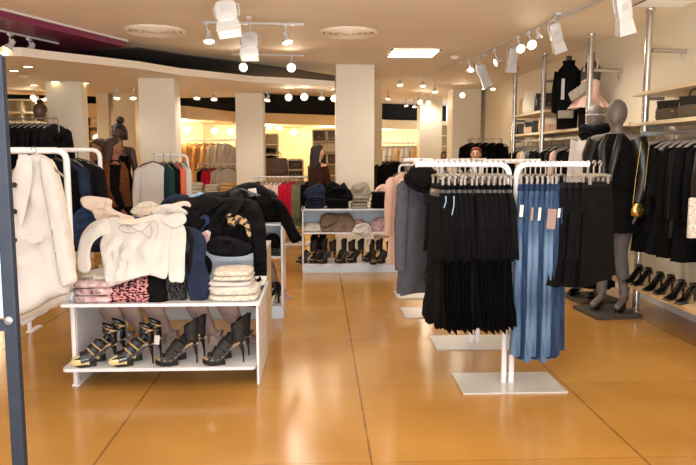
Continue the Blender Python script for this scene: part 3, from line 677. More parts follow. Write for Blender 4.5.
# white blouse rack
Y8 = 8.3; A = W(153, 155.5, Y8); B = W(187, 155.5, Y8)
u_rack('white rack with ivory blouse hung on its near end', 153, 187.5, 155, Y8, r=.016)
bz = g_coat('ivory', w=.40, L=.66, seed=6, collar=False, name='hanging_blouse', depth=.06, sleeve=.55, flare=1.15)
for i, (px, m_, rz, lab) in enumerate([(157, 'ivory', -.12, 'ivory long-sleeved blouse facing front on the white rack'), (166, 'teal', -.9, 'dark teal top just behind the ivory blouse'), (172, 'black2', -1, 'black top between teal and coral tops on the white rack'), (178, 'coral', -1.1, 'coral red top near the white rack post'), (183, 'ivory', -1.1, 'white top against the white rack post')]):
    x = WX(px, Y8); place(bz, (x, Y8-.12+.05*i, A.z-.02), rz, lab, 'blouse', m=m_ if i else None)
    hanger((x, Y8-.12+.05*i, A.z+.02), rz, 'dark hanger of the '+lab, None, m='hangd')
# black coats on the high rail at top left
Y9 = 9.35; zc = W(30, 118.5, Y9).z
t = thing('clothes_rail', 'thin brown metal rail with black coats before the first column', 'rail', (WX(62, Y9), Y9, 0))
MB().tube([(0, 0, .0), (0, 0, zc), (-1.4, 0, zc)], .014, 8).build('bar', M['steel'], t); MB().tube([(0, .0, zc+.1), (0, 0, zc)], .01, 8).build('finial', M['steel'], t)
MB().tube([(-1.4, 0, 0), (-1.4, 0, zc)], .014, 8).build('upright', M['steel'], t); MB().box((-.7, 0, .01), (1.5, .4, .02)).build('base', M['steel'], t, smooth=False)
bc = g_coat('black', w=.44, L=.82, seed=1, depth=.07); x = WX(58, Y9)
for i in range(9):
    place(bc, (x-i*.085, Y9, zc-.01), 1.0+random.uniform(-.1, .1), 'black coat in the row on the thin rail before the first column', 'coat', 'black coats on the high left rail')
    hanger((x-i*.085, Y9, zc+.02), 1.0, 'dark hanger in the row on the high left rail', 'hangers on the high left rail', m='hangd')
# blue-grey metal frame nearest the camera, at the left edge
Yf = 2.2; a = W(5, 200, Yf)
t = thing('glass_display_stand', 'dark blue-grey metal frame with pale glass at the left edge', 'display frame', (a.x, Yf, 0))
wz = W(2, 55, Yf).z
MB().box((-.0, 0, wz/2), (.041, .03, wz), bev=.004).build('post', M['frame'], t, smooth=False)
MB().box((-.30, 0, W(12, 325, Yf).z), (.60, .026, .035), bev=.004).build('crossbar', M['frame'], t, smooth=False)
MB().box((-.30, 0, wz-.02), (.60, .026, .04), bev=.004).build('top_bar', M['frame'], t, smooth=False)
MB().box((-.60, 0, wz/2), (.041, .03, wz), bev=.004).build('post', M['frame'], t, smooth=False)
MB().box((-.30, 0, .012), (.66, .36, .024), bev=.004).build('foot_plate', M['frame'], t, smooth=False)
zb = W(12, 325, Yf).z
MB().box((-.30, .004, (wz+zb)/2), (.56, .008, wz-zb-.05)).build('glass_panel', M['framep'], t, smooth=False)
MB().lathe([(.014, 0), (.014, .012), (.006, .016)], (.0, -.014, zb+.02), (0, -1, 0), 10).build('bolt', M['steel'], t)
# ============================================================ SHOES
def band(mb, c, t, w, h, wd, thick=.004, a0=0, a1=PI, n=12, ruff=0, seed=0):
    """strap arching over a foot: centre c (on the foot plane), run direction t, half width w, height h, strap width wd"""
    c = Vector(c); t = Vector(t).normalized(); side = Vector((0, 1, 0)); up = side.cross(t)*-1
    if up.z < 0: up = -up
    R = []
    for i in range(n+1):
        a = a0+(a1-a0)*i/n; o = c+side*w*math.cos(a)+up*h*math.sin(a); nn = (side*math.cos(a)/max(w, .01)+up*math.sin(a)/max(h, .01)).normalized()
        rr = ruff*math.sin(i*2.7+seed)
        R.append([o+t*(-wd/2)+nn*rr, o+t*(-wd/2)+nn*(thick+rr), o+t*(wd/2)+nn*(thick-rr), o+t*(wd/2)-nn*rr])
    mb.rings(R)
def heel_shoe(kind):
    """x = toe direction, heel at x=0; sole on z=0"""
    t = empty('high_heel_shoe', (0, 0, 0)); G = kind == 'gold'
    top = 'suede' if kind != 'gold' else 'patent'
    path = [(-.012, .128, .022), (.02, .13, .026), (.05, .118, .024), (.09, .085, .024), (.125, .05, .032), (.16, .034, .041), (.20, .034, .04), (.232, .04, .028), (.243, .044, .01)]
    def sole(path, lo, hi):
        R = []
        for x, z, w in path: R.append([Vector((x, w, z+lo)), Vector((x, w*.96, z+hi)), Vector((x, -w*.96, z+hi)), Vector((x, -w, z+lo))])
        return MB().rings(R)
    sole(path, -.006, .0).build('sole', M['sole'], t)
    sole([(x, z+.001, w*.93) for x, z, w in path], 0, .004).build('insole', M['insole'], t)
    R = []
    for x, w, zt in ((.115, .026, .046), (.14, .036, .036 if not G else .045), (.17, .042, .029 if not G else .066), (.205, .041, .029 if not G else .066), (.234, .031, .034 if not G else .054), (.250, .014, .038 if not G else .040)):
        zb = .0 if x < .22 else .004+(x-.22)*.45
        R.append([Vector((x-(.004 if x < .13 else 0), w*.9, zb)), Vector((x, w, zt)), Vector((x, -w, zt)), Vector((x-(.004 if x < .13 else 0), -w*.9, zb))])
    MB().rings(R).build('platform', M[top], t)
    if G:
        R = []
        for x, w, zt, zb in ((.150, .0425, .072, -.001), (.178, .045, .076, -.002), (.205, .045, .074, -.002), (.238, .036, .062, .002), (.259, .018, .046, .010)):
            R.append([Vector((x, w*math.cos(a_), zb+(zt-zb)*(.5+.5*math.sin(a_)) if math.sin(a_) > 0 else zb+(zt-zb)*(.5+.5*math.sin(a_)))) for a_ in [2*PI*k/16 for k in range(16)]])
        MB().rings(R).build('toe_cap', M['goldtoe'], t)
    MB().tube([(.012, 0, .124), (.004, 0, .1), (-.002, 0, .05), (-.004, 0, .0)], [.021, .013, .0065, .0055], 10).build('heel', M['patent'], t)
    # heel counter
    mb = MB(); R = []
    for z, r in ((.128, .026), (.15, .030), (.185, .027), (.20, .027)):
        R.append([Vector((.016-r*1.05*math.cos(a), r*math.sin(a), z)) for a in [(-.5+k/10)*PI*1.1 for k in range(11)]])
    vs = [p for r in R for p in r]; mb.add(vs, [(i*11+j, i*11+j+1, (i+1)*11+j+1, (i+1)*11+j) for i in range(3) for j in range(10)])
    o = mb.build('heel_counter', M[top], t); md = o.modifiers.new('s', 'SOLIDIFY'); md.thickness = .004
    if kind == 'gold':
        bands = [(.172, .036, (1, 0, -.2), .046, .058, .05, 'patent'), (.138, .045, (1, 0, -.5), .042, .066, .034, 'patent'), (.115, .066, (1, 0, -.9), .037, .068, .012, 'gold'), (.10, .08, (1, 0, -1), .035, .07, .030, 'patent'), (.078, .10, (1, 0, -1.2), .033, .07, .010, 'gold'), (.062, .12, (1, 0, -1.5), .032, .066, .030, 'patent')]
    else:
        bands = [(.212, .036, (1, 0, .2), .040, .038, .02, 'suede'), (.175, .036, (1, 0, .0), .044, .05, .026, 'suede'), (.145, .044, (1, 0, -.4), .040, .062, .026, 'suede'), (.12, .062, (1, 0, -.8), .036, .066, .026, 'suede'), (.095, .085, (1, 0, -1), .034, .07, .026, 'suede'), (.075, .11, (1, 0, -1.2), .033, .068, .026, 'suede')]
    for i, (x, z, d, w, h, wd, m) in enumerate(bands):
        mb = MB(); band(mb, (x, 0, z), d, w, h, wd, ruff=.006 if kind == 'ruffle' else .001, seed=i); mb.build('strap', M[m], t)
    # ankle cuff
    n = 20
    if kind == 'gold':
        for z0, m, tl in ((.195, 'patent', .1), (.215, 'gold', .16), (.235, 'patent', .22)):
            R = [[Vector((.03+q*.040*math.cos(2*PI*k/n), q*.030*math.sin(2*PI*k/n), z0+dz+tl*.04*math.cos(2*PI*k/n)*2)) for k in range(n)] for q, dz in ((1, 0), (1.06, .004), (1.06, .012), (1, .016))]
            MB().rings(R, cap=False, closed=True).build('ankle_strap', M[m], t)
    else:
        R = []
        for q, z in ((.88, .155), (1, .155), (1.06, .19), (1.15, .235), (1.22, .262), (1.1, .262), (1.0, .235), (.9, .19)):
            R.append([Vector((.026+q*.040*math.cos(2*PI*k/n), q*.030*math.sin(2*PI*k/n), z-.022*math.cos(2*PI*k/n)+.004*math.sin(5*2*PI*k/n))) for k in range(n)])
        MB().rings(R, cap=False, closed=True).build('ankle_cuff', M['suede'], t)
    return t
def pump(m='suede', name='court_shoe', boot=False, z=.1, strap=False):
    t = empty(name, (0, 0, 0)); R = []
    secs = [(-.01, .03, z, .06), (.02, .031, z-.002, .062), (.05, .028, z-.012, .055), (.09, .03, z*.6, .045), (.13, .037, z*.22, .042), (.17, .04, .008, .036), (.205, .035, .006, .028), (.235, .018, .008, .02), (.246, .004, .012, .01)]
    if boot: secs = [(x, w, zz, h*(1.5 if x < .1 else 1.15)) for x, w, zz, h in secs]
    for x, w, zz, h in secs:
        R.append([Vector((x, w*math.cos(a)*(1 if math.sin(a) < .3 else .94), zz+(h*max(math.sin(a), 0) if math.sin(a) > 0 else .006*math.sin(a)))) for a in [2*PI*k/14 for k in range(14)]])
    MB().rings(R).build('upper', M[m], t)
    MB().tube([(.01, 0, z+.01), (.0, 0, z*.8), (-.002, 0, .0)], [.02, .011, .007], 8).build('heel', M[m], t)
    MB().box((.17, 0, .004), (.12, .06, .008), bev=.003).build('sole', M['sole'], t, smooth=False)
    if boot:
        mb = MB(); ringloft(mb, [(z+.03, .03, 0, .042, .034, 0), (z+.09, .022, 0, .042, .036, .02), (z+.15, .018, 0, .046, .04, .04), (z+.148, .018, 0, .036, .032, .02)], 5, 1, n=18); mb.build('shaft', M[m], t)
    else:
        mb = MB(); ringloft(mb, [(z+.045, .03, 0, .036, .024, 0), (z+.062, .028, 0, .038, .027, 0), (z+.05, .03, 0, .028, .018, 0)], n=16); mb.build('collar', M['insole' if m == 'taupe' else m], t)
    if strap:
        mb = MB(); band(mb, (.06, 0, z+.0), (1, 0, -1), .032, .07, .014); mb.build('strap', M[m], t)
    return t
# ============================================================ FRONT SHELF UNIT (left)
YU0, YU1, YU2 = 4.50, 5.18, 5.72
XL, XRr = WX(68, YU0)+.0, WX(255.5, YU0); cx = (XL+XRr)/2; wd = XRr-XL
zs1 = W(160, 366, 4.44).z; zs2 = W(160, 303, 4.42).z; zb = W(160, 252, YU1).z
u = thing('shelf_unit', 'low white display unit with heeled shoes below and draped clothes above', 'shelf unit', (cx, YU0, 0))
for s in (-1, 1):
    MB().prism([(s*wd/2-.008, 0), (s*wd/2+.008, 0), (s*wd/2+.008, YU1-YU0), (s*wd/2-.008, YU1-YU0)], .0, zs2).build('side_panel', M['unit'], u, smooth=False)
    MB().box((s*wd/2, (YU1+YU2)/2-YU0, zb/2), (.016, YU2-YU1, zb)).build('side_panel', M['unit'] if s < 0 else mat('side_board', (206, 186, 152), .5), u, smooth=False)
def rounded(x0, x1, y0, y1, r):
    P = []
    for cx_, cy_, a0 in ((x1-r, y1-r, 0), (x0+r, y1-r, PI/2), (x0+r, y0+r, PI), (x1-r, y0+r, 1.5*PI)):
        P += [(cx_+r*math.cos(a0+q*PI/8), cy_+r*math.sin(a0+q*PI/8)) for q in range(5)]
    return P
MB().prism(rounded(-wd/2-.055, wd/2-.01, -.1, YU1-YU0, .03), zs1-.022, zs1).build('shelf', M['unit'], u, smooth=False)
MB().prism(rounded(-wd/2-.055, wd/2+.03, -.1, YU1-YU0, .03), zs2-.02, zs2).build('shelf', M['unit'], u, smooth=False)
MB().box((0, YU1-YU0+.01, (zs2+zb)/2), (wd, .016, zb-zs2)).build('riser_panel', M['unitblue'], u, smooth=False)
MB().box((0, (YU1+YU2)/2-YU0, zb+.008), (wd+.02, YU2-YU1+.02, .018), bev=.003).build('top_shelf', M['unit'], u, smooth=False)
# shoes: sole line at py ~362 ; toe to the left
gs, rs = heel_shoe('gold'), heel_shoe('ruffle')
SH = [(gs, 78.5, 4.50, 'black strappy platform heel with gold toe, front-left pair, nearer shoe'), (gs, 89, 4.63, 'black strappy platform heel with gold toe, front-left pair, rear shoe'),
      (gs, 116.5, 4.50, 'gold-toed black platform heel with white tag, second pair, nearer shoe'), (gs, 126, 4.63, 'gold-toed black platform heel, second pair, rear shoe'),
      (rs, 162, 4.50, 'black ruffled open-toe heel with tall cuff, third pair, nearer shoe'), (rs, 171, 4.64, 'black ruffled open-toe heel, third pair, rear shoe'),
      (rs, 210, 4.50, 'black ruffled open-toe heel beside the right panel, nearer shoe'), (rs, 217, 4.66, 'black ruffled open-toe heel beside the right panel, rear shoe')]
for i, (p, px, y, lab) in enumerate(SH):
    x = WX(px-6, y)  # toe tip position
    place(p, (x+.236, y, zs1+.001), PI+.22+(.03 if i % 2 else 0), lab, 'shoe', scale=1.07)
for px, py, y, nm in ((157, 340, 4.44, 'second'), (120, 335, 4.7, 'first')):
    c = W(px, py, y); o = MB().box((0, 0, 0), (.034, .003, .062), bev=.001).build('price_tag', M['tag'], smooth=False); o.location = c; o.rotation_euler = (0, .1, 0); tag(o, 'white price tag hanging from the %s pair of gold-toed heels' % nm, 'tag')
# taupe slouchy boots on the back of the shelf
def slouch():
    t = empty('slouchy_boot', (0, 0, 0)); mb = MB(); R = []
    for (cx_, cz, a, b, f) in ((-.13, .345, .085, .06, .06), (-.12, .32, .086, .06, .08), (-.085, .26, .075, .055, .1), (-.055, .20, .065, .05, .1), (-.015, .14, .05, .042, .06), (.01, .105, .038, .034, .03)):
        R.append([Vector((cx_+a*math.cos(k*PI/12)*(1+f*math.sin(k*1.3+cz*40)), b*math.sin(k*PI/12)*(1+f*math.cos(k*1.7)), cz+a*.35*math.cos(k*PI/12))) for k in range(24)])
    mb.rings(R).build('shaft', M['taupe'], t)
    R = []
    for x, w, z0, h in ((-.02, .03, .09, .05), (.02, .033, .085, .055), (.06, .036, .06, .055), (.10, .04, .03, .05), (.14, .04, .02, .036), (.175, .03, .02, .028), (.195, .01, .022, .014)):
        R.append([Vector((x, w*math.cos(a), z0+h*max(0, math.sin(a))+.004*min(0, math.sin(a)))) for a in [2*PI*k/14 for k in range(14)]])
    MB().rings(R).build('upper', M['taupe'], t)
    mb = MB(); band(mb, (.07, 0, .06), (1, 0, -.7), .041, .06, .012); mb.build('strap', M['steel'], t)
    MB().tube([(0, 0, .1), (-.005, 0, .0)], [.02, .008], 8).build('heel', M['taupe'], t)
    return t
sb = slouch()
for px, y, rz, lab in ((113, 4.98, -.3, 'taupe slouchy boot behind the first gold-toed pair, left one'), (133, 5.0, -.35, 'taupe slouchy boot between the gold-toed pairs'), (158, 4.99, -.3, 'taupe slouchy boot behind the second gold-toed pair'), (203, 4.97, -.3, 'taupe slouchy boot behind the tall-cuffed black heel'), (234, 4.98, -.35, 'taupe slouchy boot behind the rightmost black heels')):
    place(sb, (WX(px+3, y), y, zs1), rz, lab, 'boot', scale=1.0)
# ---------------- clothes on the lower tier
def fold_at(px0, px1, pyb, pyt, Y, d, m, layers, label, seed=0, rz=0, name='folded_shirt', cat='folded top'):
    a, b = WX(px0, Y), WX(px1, Y); z0 = W(150, pyb, Y).z; h = W(150, pyt, Y).z-z0
    return folded(name, ((a+b)/2, Y+d/2, z0), (b-a, d, h), M[m], layers, rz, label, cat, None, seed)
fz = lambda Y: 0
p1 = fold_at(64, 113, 303, 281.5, 4.42, .42, 'prinP', 3, 'folded pale top with pink and black letter print, stacked three deep', 1)
def on_shelf(o, z): o.location.z = z
for o_ in (p1,): on_shelf(o_, zs2+.001)
for txt, px, py, s in (('MY', 84, 281, .042), ('LOVE', 70, 292, .034), ('& So', 90, 294, .036), ('L  A  N  O', 70, 301, .022)):
    cu = bpy.data.curves.new('printed_text', 'FONT'); cu.body = txt; cu.size = s; cu.extrude = .001; cu.materials.append(M['kraft'])
    tmp = bpy.data.objects.new('tmp', cu); C.objects.link(tmp); me = bpy.data.meshes.new_from_object(tmp); bpy.data.objects.remove(tmp)
    o = bpy.data.objects.new('printed_text', me); C.objects.link(o); o.location = W(px, py, 4.405)-Vector(p1.location); o.rotation_euler = (PI/2-.1, 0, 0); o.parent = p1
p2 = puff('folded_shirt', [(107, 303), (110, 284), (122, 277), (140, 272), (152, 274), (153, 303), (130, 304)], 4.43, 'prinR', T=.16, R=.05, wr=.008, wdir=(1, .1), seed=4, bend=lambda x, z: .06+.9*max(0, z-.66)); tag(p2, 'folded top in red and black animal print beside letter-print stack', 'folded top')
p2b = fold_at(74, 112, 281, 276, 4.5, .34, 'lace', 1, 'thin folded off-white top on the letter-print stack', 2); p2b.location.z = zs2+p1.dimensions.z*.93
o = puff('folded_trousers', [(147, 303), (149, 268), (160, 262), (168, 266), (168, 303)], 4.44, 'black', T=.14, R=.04, wr=.006, seed=5, bend=lambda x, z: .05+.9*max(0, z-.66)); tag(o, 'black folded trousers beside the animal print top', 'folded trousers')
o = puff('spangled_garment', [(164, 304), (165, 272), (183, 268), (187, 302)], 4.46, 'dots', T=.10, R=.03, seed=6, bend=lambda x, z: .06+.6*max(0, z-.68)); tag(o, 'black top with white dotted trim under the cardigan sleeve', 'top')
ls = [fold_at(205, 256, 303, 291, 4.43, .36, 'lace', 2, 'lower folded white lace top at right end of the low shelf', 7), fold_at(204, 250, 291, 282, 4.45, .34, 'ivory', 2, 'middle folded white top in right stack', 8), fold_at(209, 250, 282, 272.5, 4.47, .32, 'lace', 2, 'topmost folded white lace top in the right stack', 9)]
z = zs2+.001
for q in ls: q.location.z = z; z += .064
ls[0].name = 'folded_lace_shirt'; ls[2].name = 'folded_lace_shirt'
# ---------------- heap on the top tier
S1 = lambda k, z0: (lambda x, z: k*max(0, z-z0))
zt = zb+.018
def mound(name, px, Y, m, lab, T=.2, cat='clothes', k=.9, **kw):
    kw.setdefault('R', T*.45); kw.setdefault('wr', .02)
    o = puff(name, px, Y, m, T=T, bend=S1(k, zt), **kw); tag(o, lab, cat); return o
mound('folded_jeans', [(66, 250), (68, 226), (74, 214), (86, 205), (104, 206), (124, 214), (150, 222), (152, 250), (110, 251)], 5.22, 'denimd', 'dark blue jeans heaped under the cream sweater', T=.3, cat='jeans', seed=11)
mound('folded_jeans', [(70, 251), (72, 240), (96, 236), (120, 240), (122, 251)], 5.14, 'navy', 'navy jeans lowest in the heap over the blue panel', T=.12, cat='jeans', seed=12, k=.3)
mound('dark_sweater', [(150, 251), (152, 214), (176, 200), (210, 192), (246, 194), (262, 212), (262, 250), (200, 252)], 5.36, 'black2', 'charcoal sweaters heaped beneath the gold-printed one', T=.34, cat='sweater', seed=13)
mound('hooded_jacket', [(80, 200), (86, 196), (100, 197), (112, 200), (112, 208), (124, 214), (134, 217), (130, 223), (112, 220), (98, 222), (92, 212), (84, 208)], 5.14, 'pink', 'pale pink hooded jacket crumpled at left of the heap', T=.12, cat='jacket', seed=14, R=.05, wr=.035, k=.7)
mound('light_jacket', [(136, 214), (150, 208), (168, 205), (184, 201), (194, 205), (190, 214), (170, 220), (145, 222)], 5.34, 'pink', 'pale peach jacket lying across the back of the heap', wr=.03, T=.12, cat='jacket', seed=15, R=.05, k=.7)
mound('striped_shirt', [(164, 211), (176, 205), (190, 196), (200, 192), (206, 197), (196, 206), (180, 213)], 5.44, 'shirtblue', 'light blue shirt folded at the back of the heap', T=.08, cat='shirt', seed=16, R=.035, k=.6)
mound('navy_garment', [(160, 206), (166, 198), (178, 194), (190, 196), (184, 203), (172, 208)], 5.52, 'navy', 'small navy garment behind the peach jacket', T=.08, cat='top', seed=17, R=.035, k=.6)
# cream sweater draped over the front
sw = thing('knit_sweater', 'cream knit sweater with outlined motif draped over the heap front', 'sweater')
bs = lambda x, z: -.44+1.2*max(0, z-.74)+.1*max(0, min(z, .74)-.6)
puff('body', [(104, 222), (112, 217), (126, 219), (140, 218), (156, 214), (168, 218), (171, 232), (169, 250), (168, 272), (164, 279), (150, 275), (136, 278), (122, 283), (108, 286), (104, 268), (100, 246), (104, 232)], 4.86, 'ivory', T=.07, R=.045, wr=.022, wdir=(.2, 1), parent=sw, bend=bs, seed=21)
puff('sleeve', [(108, 219), (100, 219), (90, 224), (82, 234), (78, 248), (77, 264), (80, 272), (88, 272), (91, 266), (90, 254), (93, 243), (101, 236), (110, 233)], 4.84, 'ivory', T=.085, R=.04, wr=.018, wdir=(1, .3), parent=sw, bend=bs, seed=22)
puff('neckline', [(116, 222), (124, 219), (140, 219), (152, 217), (150, 221), (138, 224), (124, 225)], 4.83, 'cream', T=.03, R=.02, wr=.003, parent=sw, bend=bs, seed=23)
def line_px(pts, Y, r, name, m, parent, bend=None):
    P = []
    for p in catmull(pts, 4, False):
        yy = Y
        for _ in range(5):
            w_ = W(p[0], p[1], yy); yy = Y+(bend(w_.x, w_.z) if bend else 0)
        P.append(W(p[0], p[1], yy))
    return MB().tube(P, r, 5).build(name, m, parent)
for pts in ([(118, 228), (126, 224), (134, 229), (142, 231), (150, 224), (156, 221), (158, 230), (154, 240), (146, 236), (140, 231), (132, 233), (124, 232), (118, 228)], [(150, 224), (152, 232), (150, 238)], [(126, 224), (128, 229)]):
    line_px(pts, 4.81, .0018, 'motif_outline', mat('outline_grey', (150, 140, 136)), sw, bs)
# cardigan (white) with navy blazer
cd = thing('cardigan', 'white cardigan panel hanging beside the navy jacket', 'cardigan')
puff('front_panel', [(170, 226), (180, 222), (186, 232), (185, 256), (184, 281), (176, 282), (169, 280), (168, 250)], 4.86, 'ivory', T=.05, R=.025, wr=.006, wdir=(.1, 1), parent=cd, bend=bs, seed=24)
puff('collar_fold', [(160, 218), (172, 214), (184, 214), (186, 222), (176, 228), (168, 226)], 4.84, 'ivory', T=.06, R=.025, wr=.006, parent=cd, bend=bs, seed=25)
bn = lambda x, z: -.30+1.0*max(0, z-.70)
nj = thing('blazer', 'dark navy blazer hanging over the low shelf right of the cardigan', 'blazer')
puff('body', [(182, 230), (190, 227), (201, 232), (207, 244), (205, 262), (210, 280), (208, 298), (198, 302), (190, 300), (186, 280), (184, 262)], 4.80, 'navy', T=.09, R=.04, wr=.014, wdir=(.1, 1), parent=nj, bend=bn, seed=26)
puff('sleeve', [(158, 300), (164, 280), (166, 258), (169, 262), (170, 282), (168, 302)], 4.7, 'navy', T=.05, R=.02, wr=.005, parent=nj, seed=27)
puff('lapel', [(184, 232), (191, 229), (193, 250), (190, 275), (186, 262)], 4.765, 'black3', T=.02, R=.02, wr=.002, parent=nj, bend=bn, seed=28)
o = puff('pink_card', [(200, 234), (207, 230), (211, 232), (208, 246), (202, 247)], 4.95, 'prinP', T=.02, R=.02, wr=.001, smooth_outline=False); tag(o, 'small pink patterned card tucked under the black sweater', 'card')
# black gold-print sweater
bk = thing('printed_sweater', 'black sweater with gold bird-like print draped over the heap', 'sweater')
b2 = lambda x, z: 1.0*max(0, z-1.0)+.3*max(0, min(z, 1.0)-.6)
puff('body', [(212, 200), (228, 197), (244, 198), (254, 204), (258, 222), (258, 246), (250, 254), (230, 252), (210, 250), (204, 236), (204, 214)], 5.0, 'black', T=.14, R=.07, wr=.028, wdir=(.6, 1), parent=bk, bend=b2, seed=31)
puff('sleeve', [(214, 196), (202, 194), (193, 202), (188, 214), (188, 226), (196, 231), (203, 226), (208, 214), (218, 208), (226, 200)], 4.95, 'black', T=.14, R=.06, wr=.022, wdir=(1, 1), parent=bk, bend=b2, seed=32)
puff('sleeve', [(244, 198), (256, 202), (263, 216), (266, 240), (267, 262), (266, 282), (259, 284), (254, 276), (253, 250), (249, 226), (244, 212)], 4.93, 'black', T=.10, R=.045, wr=.02, wdir=(1, .5), parent=bk, bend=b2, seed=33)
puff('cuff', [(255, 276), (267, 276), (266, 285), (257, 286)], 4.91, 'ivory', T=.06, R=.03, wr=.002, parent=bk, smooth_outline=False)
for P in ([(226, 216), (232, 213), (240, 216), (248, 220), (252, 226), (256, 236), (250, 232), (244, 226), (238, 223), (230, 222), (227, 219)], [(228, 220), (236, 222), (236, 226), (229, 225)], [(246, 226), (252, 231), (250, 238), (246, 232)]):
    puff('gold_print', P, 4.925, 'gold', T=.012, R=.02, wr=.001, parent=bk, bend=b2, seed=34, step=.015)
o = puff('black_collar', [(196, 262), (204, 254), (212, 262), (210, 275), (202, 278)], 4.9, 'black2', T=.09, R=.04, wr=.01, seed=35, bend=lambda x, z: .05); tag(o, 'crumpled black cloth between blazer and white lace stack', 'cloth')
for nm_, px_, Y_, m_, lb_, sd_, T_ in (
 ('crumpled_shirt', [(150, 212), (158, 206), (170, 204), (182, 208), (188, 214), (176, 219), (160, 219)], 5.12, 'ivory', 'crumpled ivory shirt between cream sweater and black sweater', 71, .12),
 ('satin_scarf', [(222, 196), (230, 189), (242, 188), (252, 192), (262, 196), (252, 201), (236, 200)], 5.3, 'black3', 'black satin scarf crumpled over the gold-printed sweater', 72, .1),
 ('crumpled_jeans', [(194, 232), (198, 218), (206, 214), (212, 222), (210, 234), (202, 238)], 4.98, 'denimd', 'dark denim bit bulging beside the black sweater sleeve', 73, .12),
 ('crumpled_shirt', [(130, 212), (138, 204), (150, 201), (158, 206), (148, 213), (138, 216)], 5.4, 'lace', 'off-white lace shirt at the back of the heap centre', 74, .1),
 ('black_scarf', [(206, 246), (212, 238), (226, 236), (240, 240), (252, 246), (248, 255), (228, 257), (210, 254)], 4.88, 'black2', 'black scarf crumpled along the edge above the blue panel', 75, .1)):
    mound(nm_, px_, Y_, m_, lb_, T=T_, cat='clothes', seed=sd_, R=.05, k=.7, wr=.035)
# rolls behind
mound('dark_sweater', [(222, 200), (232, 188), (250, 182), (264, 186), (272, 196), (262, 206), (240, 204)], 5.6, 'black2', 'black knit piled at the back right of the heap', T=.16, cat='sweater', seed=36, R=.06, k=.6)
o = puff('white_tag', [(248, 189), (256, 188), (257, 194), (250, 195)], 5.5, 'tag', T=.01, R=.01, wr=.001, smooth_outline=False, bend=S1(.6, zt)); tag(o, 'white label on the black knit at the back of heap', 'tag')
# ============================================================ SECOND AND CENTRE UNITS
def tier_unit(label, px0, px1, pyb, levels, dpt, Yf=None):
    """three-tier unit: kick panel, two open shelves, top"""
    Y = Yf or F(350, pyb, 0).y; a, b = W(px0, pyb, Y).x, W(px1, pyb, Y).x; w = b-a
    t = thing('shelf_unit', label, 'shelf unit', ((a+b)/2, Y, 0)); zz = [W(350, p, Y).z for p in levels]
    for s in (-1, 1): MB().box((s*(w/2-.008), dpt/2, zz[0]/2), (.018, dpt, zz[0])).build('side_panel', M['unit'], t, smooth=False)
    MB().box((0, .01, zz[-1]/2), (w-.03, .018, zz[-1]), bev=.0).build('kick_panel', M['unitblue'], t, smooth=False)
    for z in zz: MB().box((0, dpt/2, z-.009), (w-.02 if z != zz[0] else w+.02, dpt, .018)).build('shelf', M['unit'], t, smooth=False)
    MB().box((0, dpt-.01, (zz[0]+zz[1])/2), (w-.03, .012, zz[0]-zz[1]-.03)).build('back_panel', M['unitblue'], t, smooth=False)
    return t, Y, a, b, zz
tc, Yc, ac, bc_, zc_ = tier_unit('white three-tier display unit in front of the middle column', 302.5, 397, 272.5, (209, 232.5, 263.5), .5)
pq = pump('patent', name='court_shoe')
lab = ['black heeled boot on the middle unit, %s from its left end' % s for s in ('first', 'second', 'third', 'fourth', 'fifth', 'sixth', 'seventh', 'eighth', 'ninth')]
for i, px in enumerate((312, 322, 331, 341, 350, 359, 368, 378, 388)):
    y = Yc+.10+(.1 if i % 2 else 0); place(rs, (WX(px, y)+.05, y, zc_[2]+.001), PI+.5+random.uniform(-.3, .3)+(.9 if i in (3, 6) else 0), lab[i].replace('heeled boot', 'platform heel'), 'shoe', scale=1.1)
def pile(px0, px1, pyb, pyt, Y, m, n, lab, seed, d=.34, cat='folded clothes', name='folded_garment'):
    a, b = WX(px0, Y), WX(px1, Y); z0 = W(350, pyb, Y).z; z1 = W(350, pyt, Y).z; h = (z1-z0)/n
    for i in range(n):
        nm = lab if n == 1 else lab+(', bottom of its stack' if i == 0 else ', top of its stack' if i == n-1 else ', %s up in its stack' % ('second' if i == 1 else 'third' if i == 2 else 'fourth'))
        folded(name, ((a+b)/2+random.uniform(-.012, .012), Y+d/2+.02, z0+i*h+.001), ((b-a)*random.uniform(.94, 1), d, h*.88), M[m], 2 if h > .05 else 1, random.uniform(-.06, .06), nm, cat, None, seed+i)
pile(305, 325, 209, 196, Yc+.02, 'navy', 3, 'navy folded jeans at left of middle unit top', 1)
pile(326, 350, 209, 199, Yc+.02, 'black2', 2, 'black folded knit on middle unit top', 5)
pile(352, 369.5, 209, 196, Yc+.02, 'greyk', 2, 'grey-beige folded knit on middle unit top', 9)
pile(371.5, 391, 209, 192, Yc+.02, 'black2', 4, 'black folded trousers at right of middle unit top', 13)
def lump(name, px, Y, m, lab, cat, T=.16, base=None, seed=0, wr=.03):
    b = (lambda x, z: .08+.5*max(0, z-base)) if base else None
    o = puff(name, px, Y, m, T=T, R=T*.45, wr=wr, wdir=(1, .4), seed=seed, bend=b, k=2); tag(o, lab, cat); return o
zt2 = zc_[0]
lump('crumpled_jeans', [(304, 197), (306, 189), (313, 186), (320, 183), (326, 190), (325, 197)], Yc+.1, 'navy', 'crumpled dark jeans atop the navy stack', 'jeans', base=zt2, seed=41)
lump('crumpled_knit', [(325, 200), (326, 187), (332, 181), (340, 185), (344, 182), (348, 188), (353, 193), (352, 201)], Yc+.1, 'black', 'crumpled black knit atop the black stack of middle unit', 'sweater', base=zt2, seed=42)
lump('folded_scarf', [(351, 197), (352, 186), (357, 184), (365, 182), (370, 188), (370, 197)], Yc+.1, 'greyk', 'grey-beige knit scarf on top of its stack', 'scarf', base=zt2, seed=43)
lump('coral_cloth', [(374, 195), (377, 187), (384, 184), (389, 187), (389, 195)], Yc+.08, 'blush', 'small coral top on the black trousers stack', 'top', base=zt2, seed=44, T=.1)
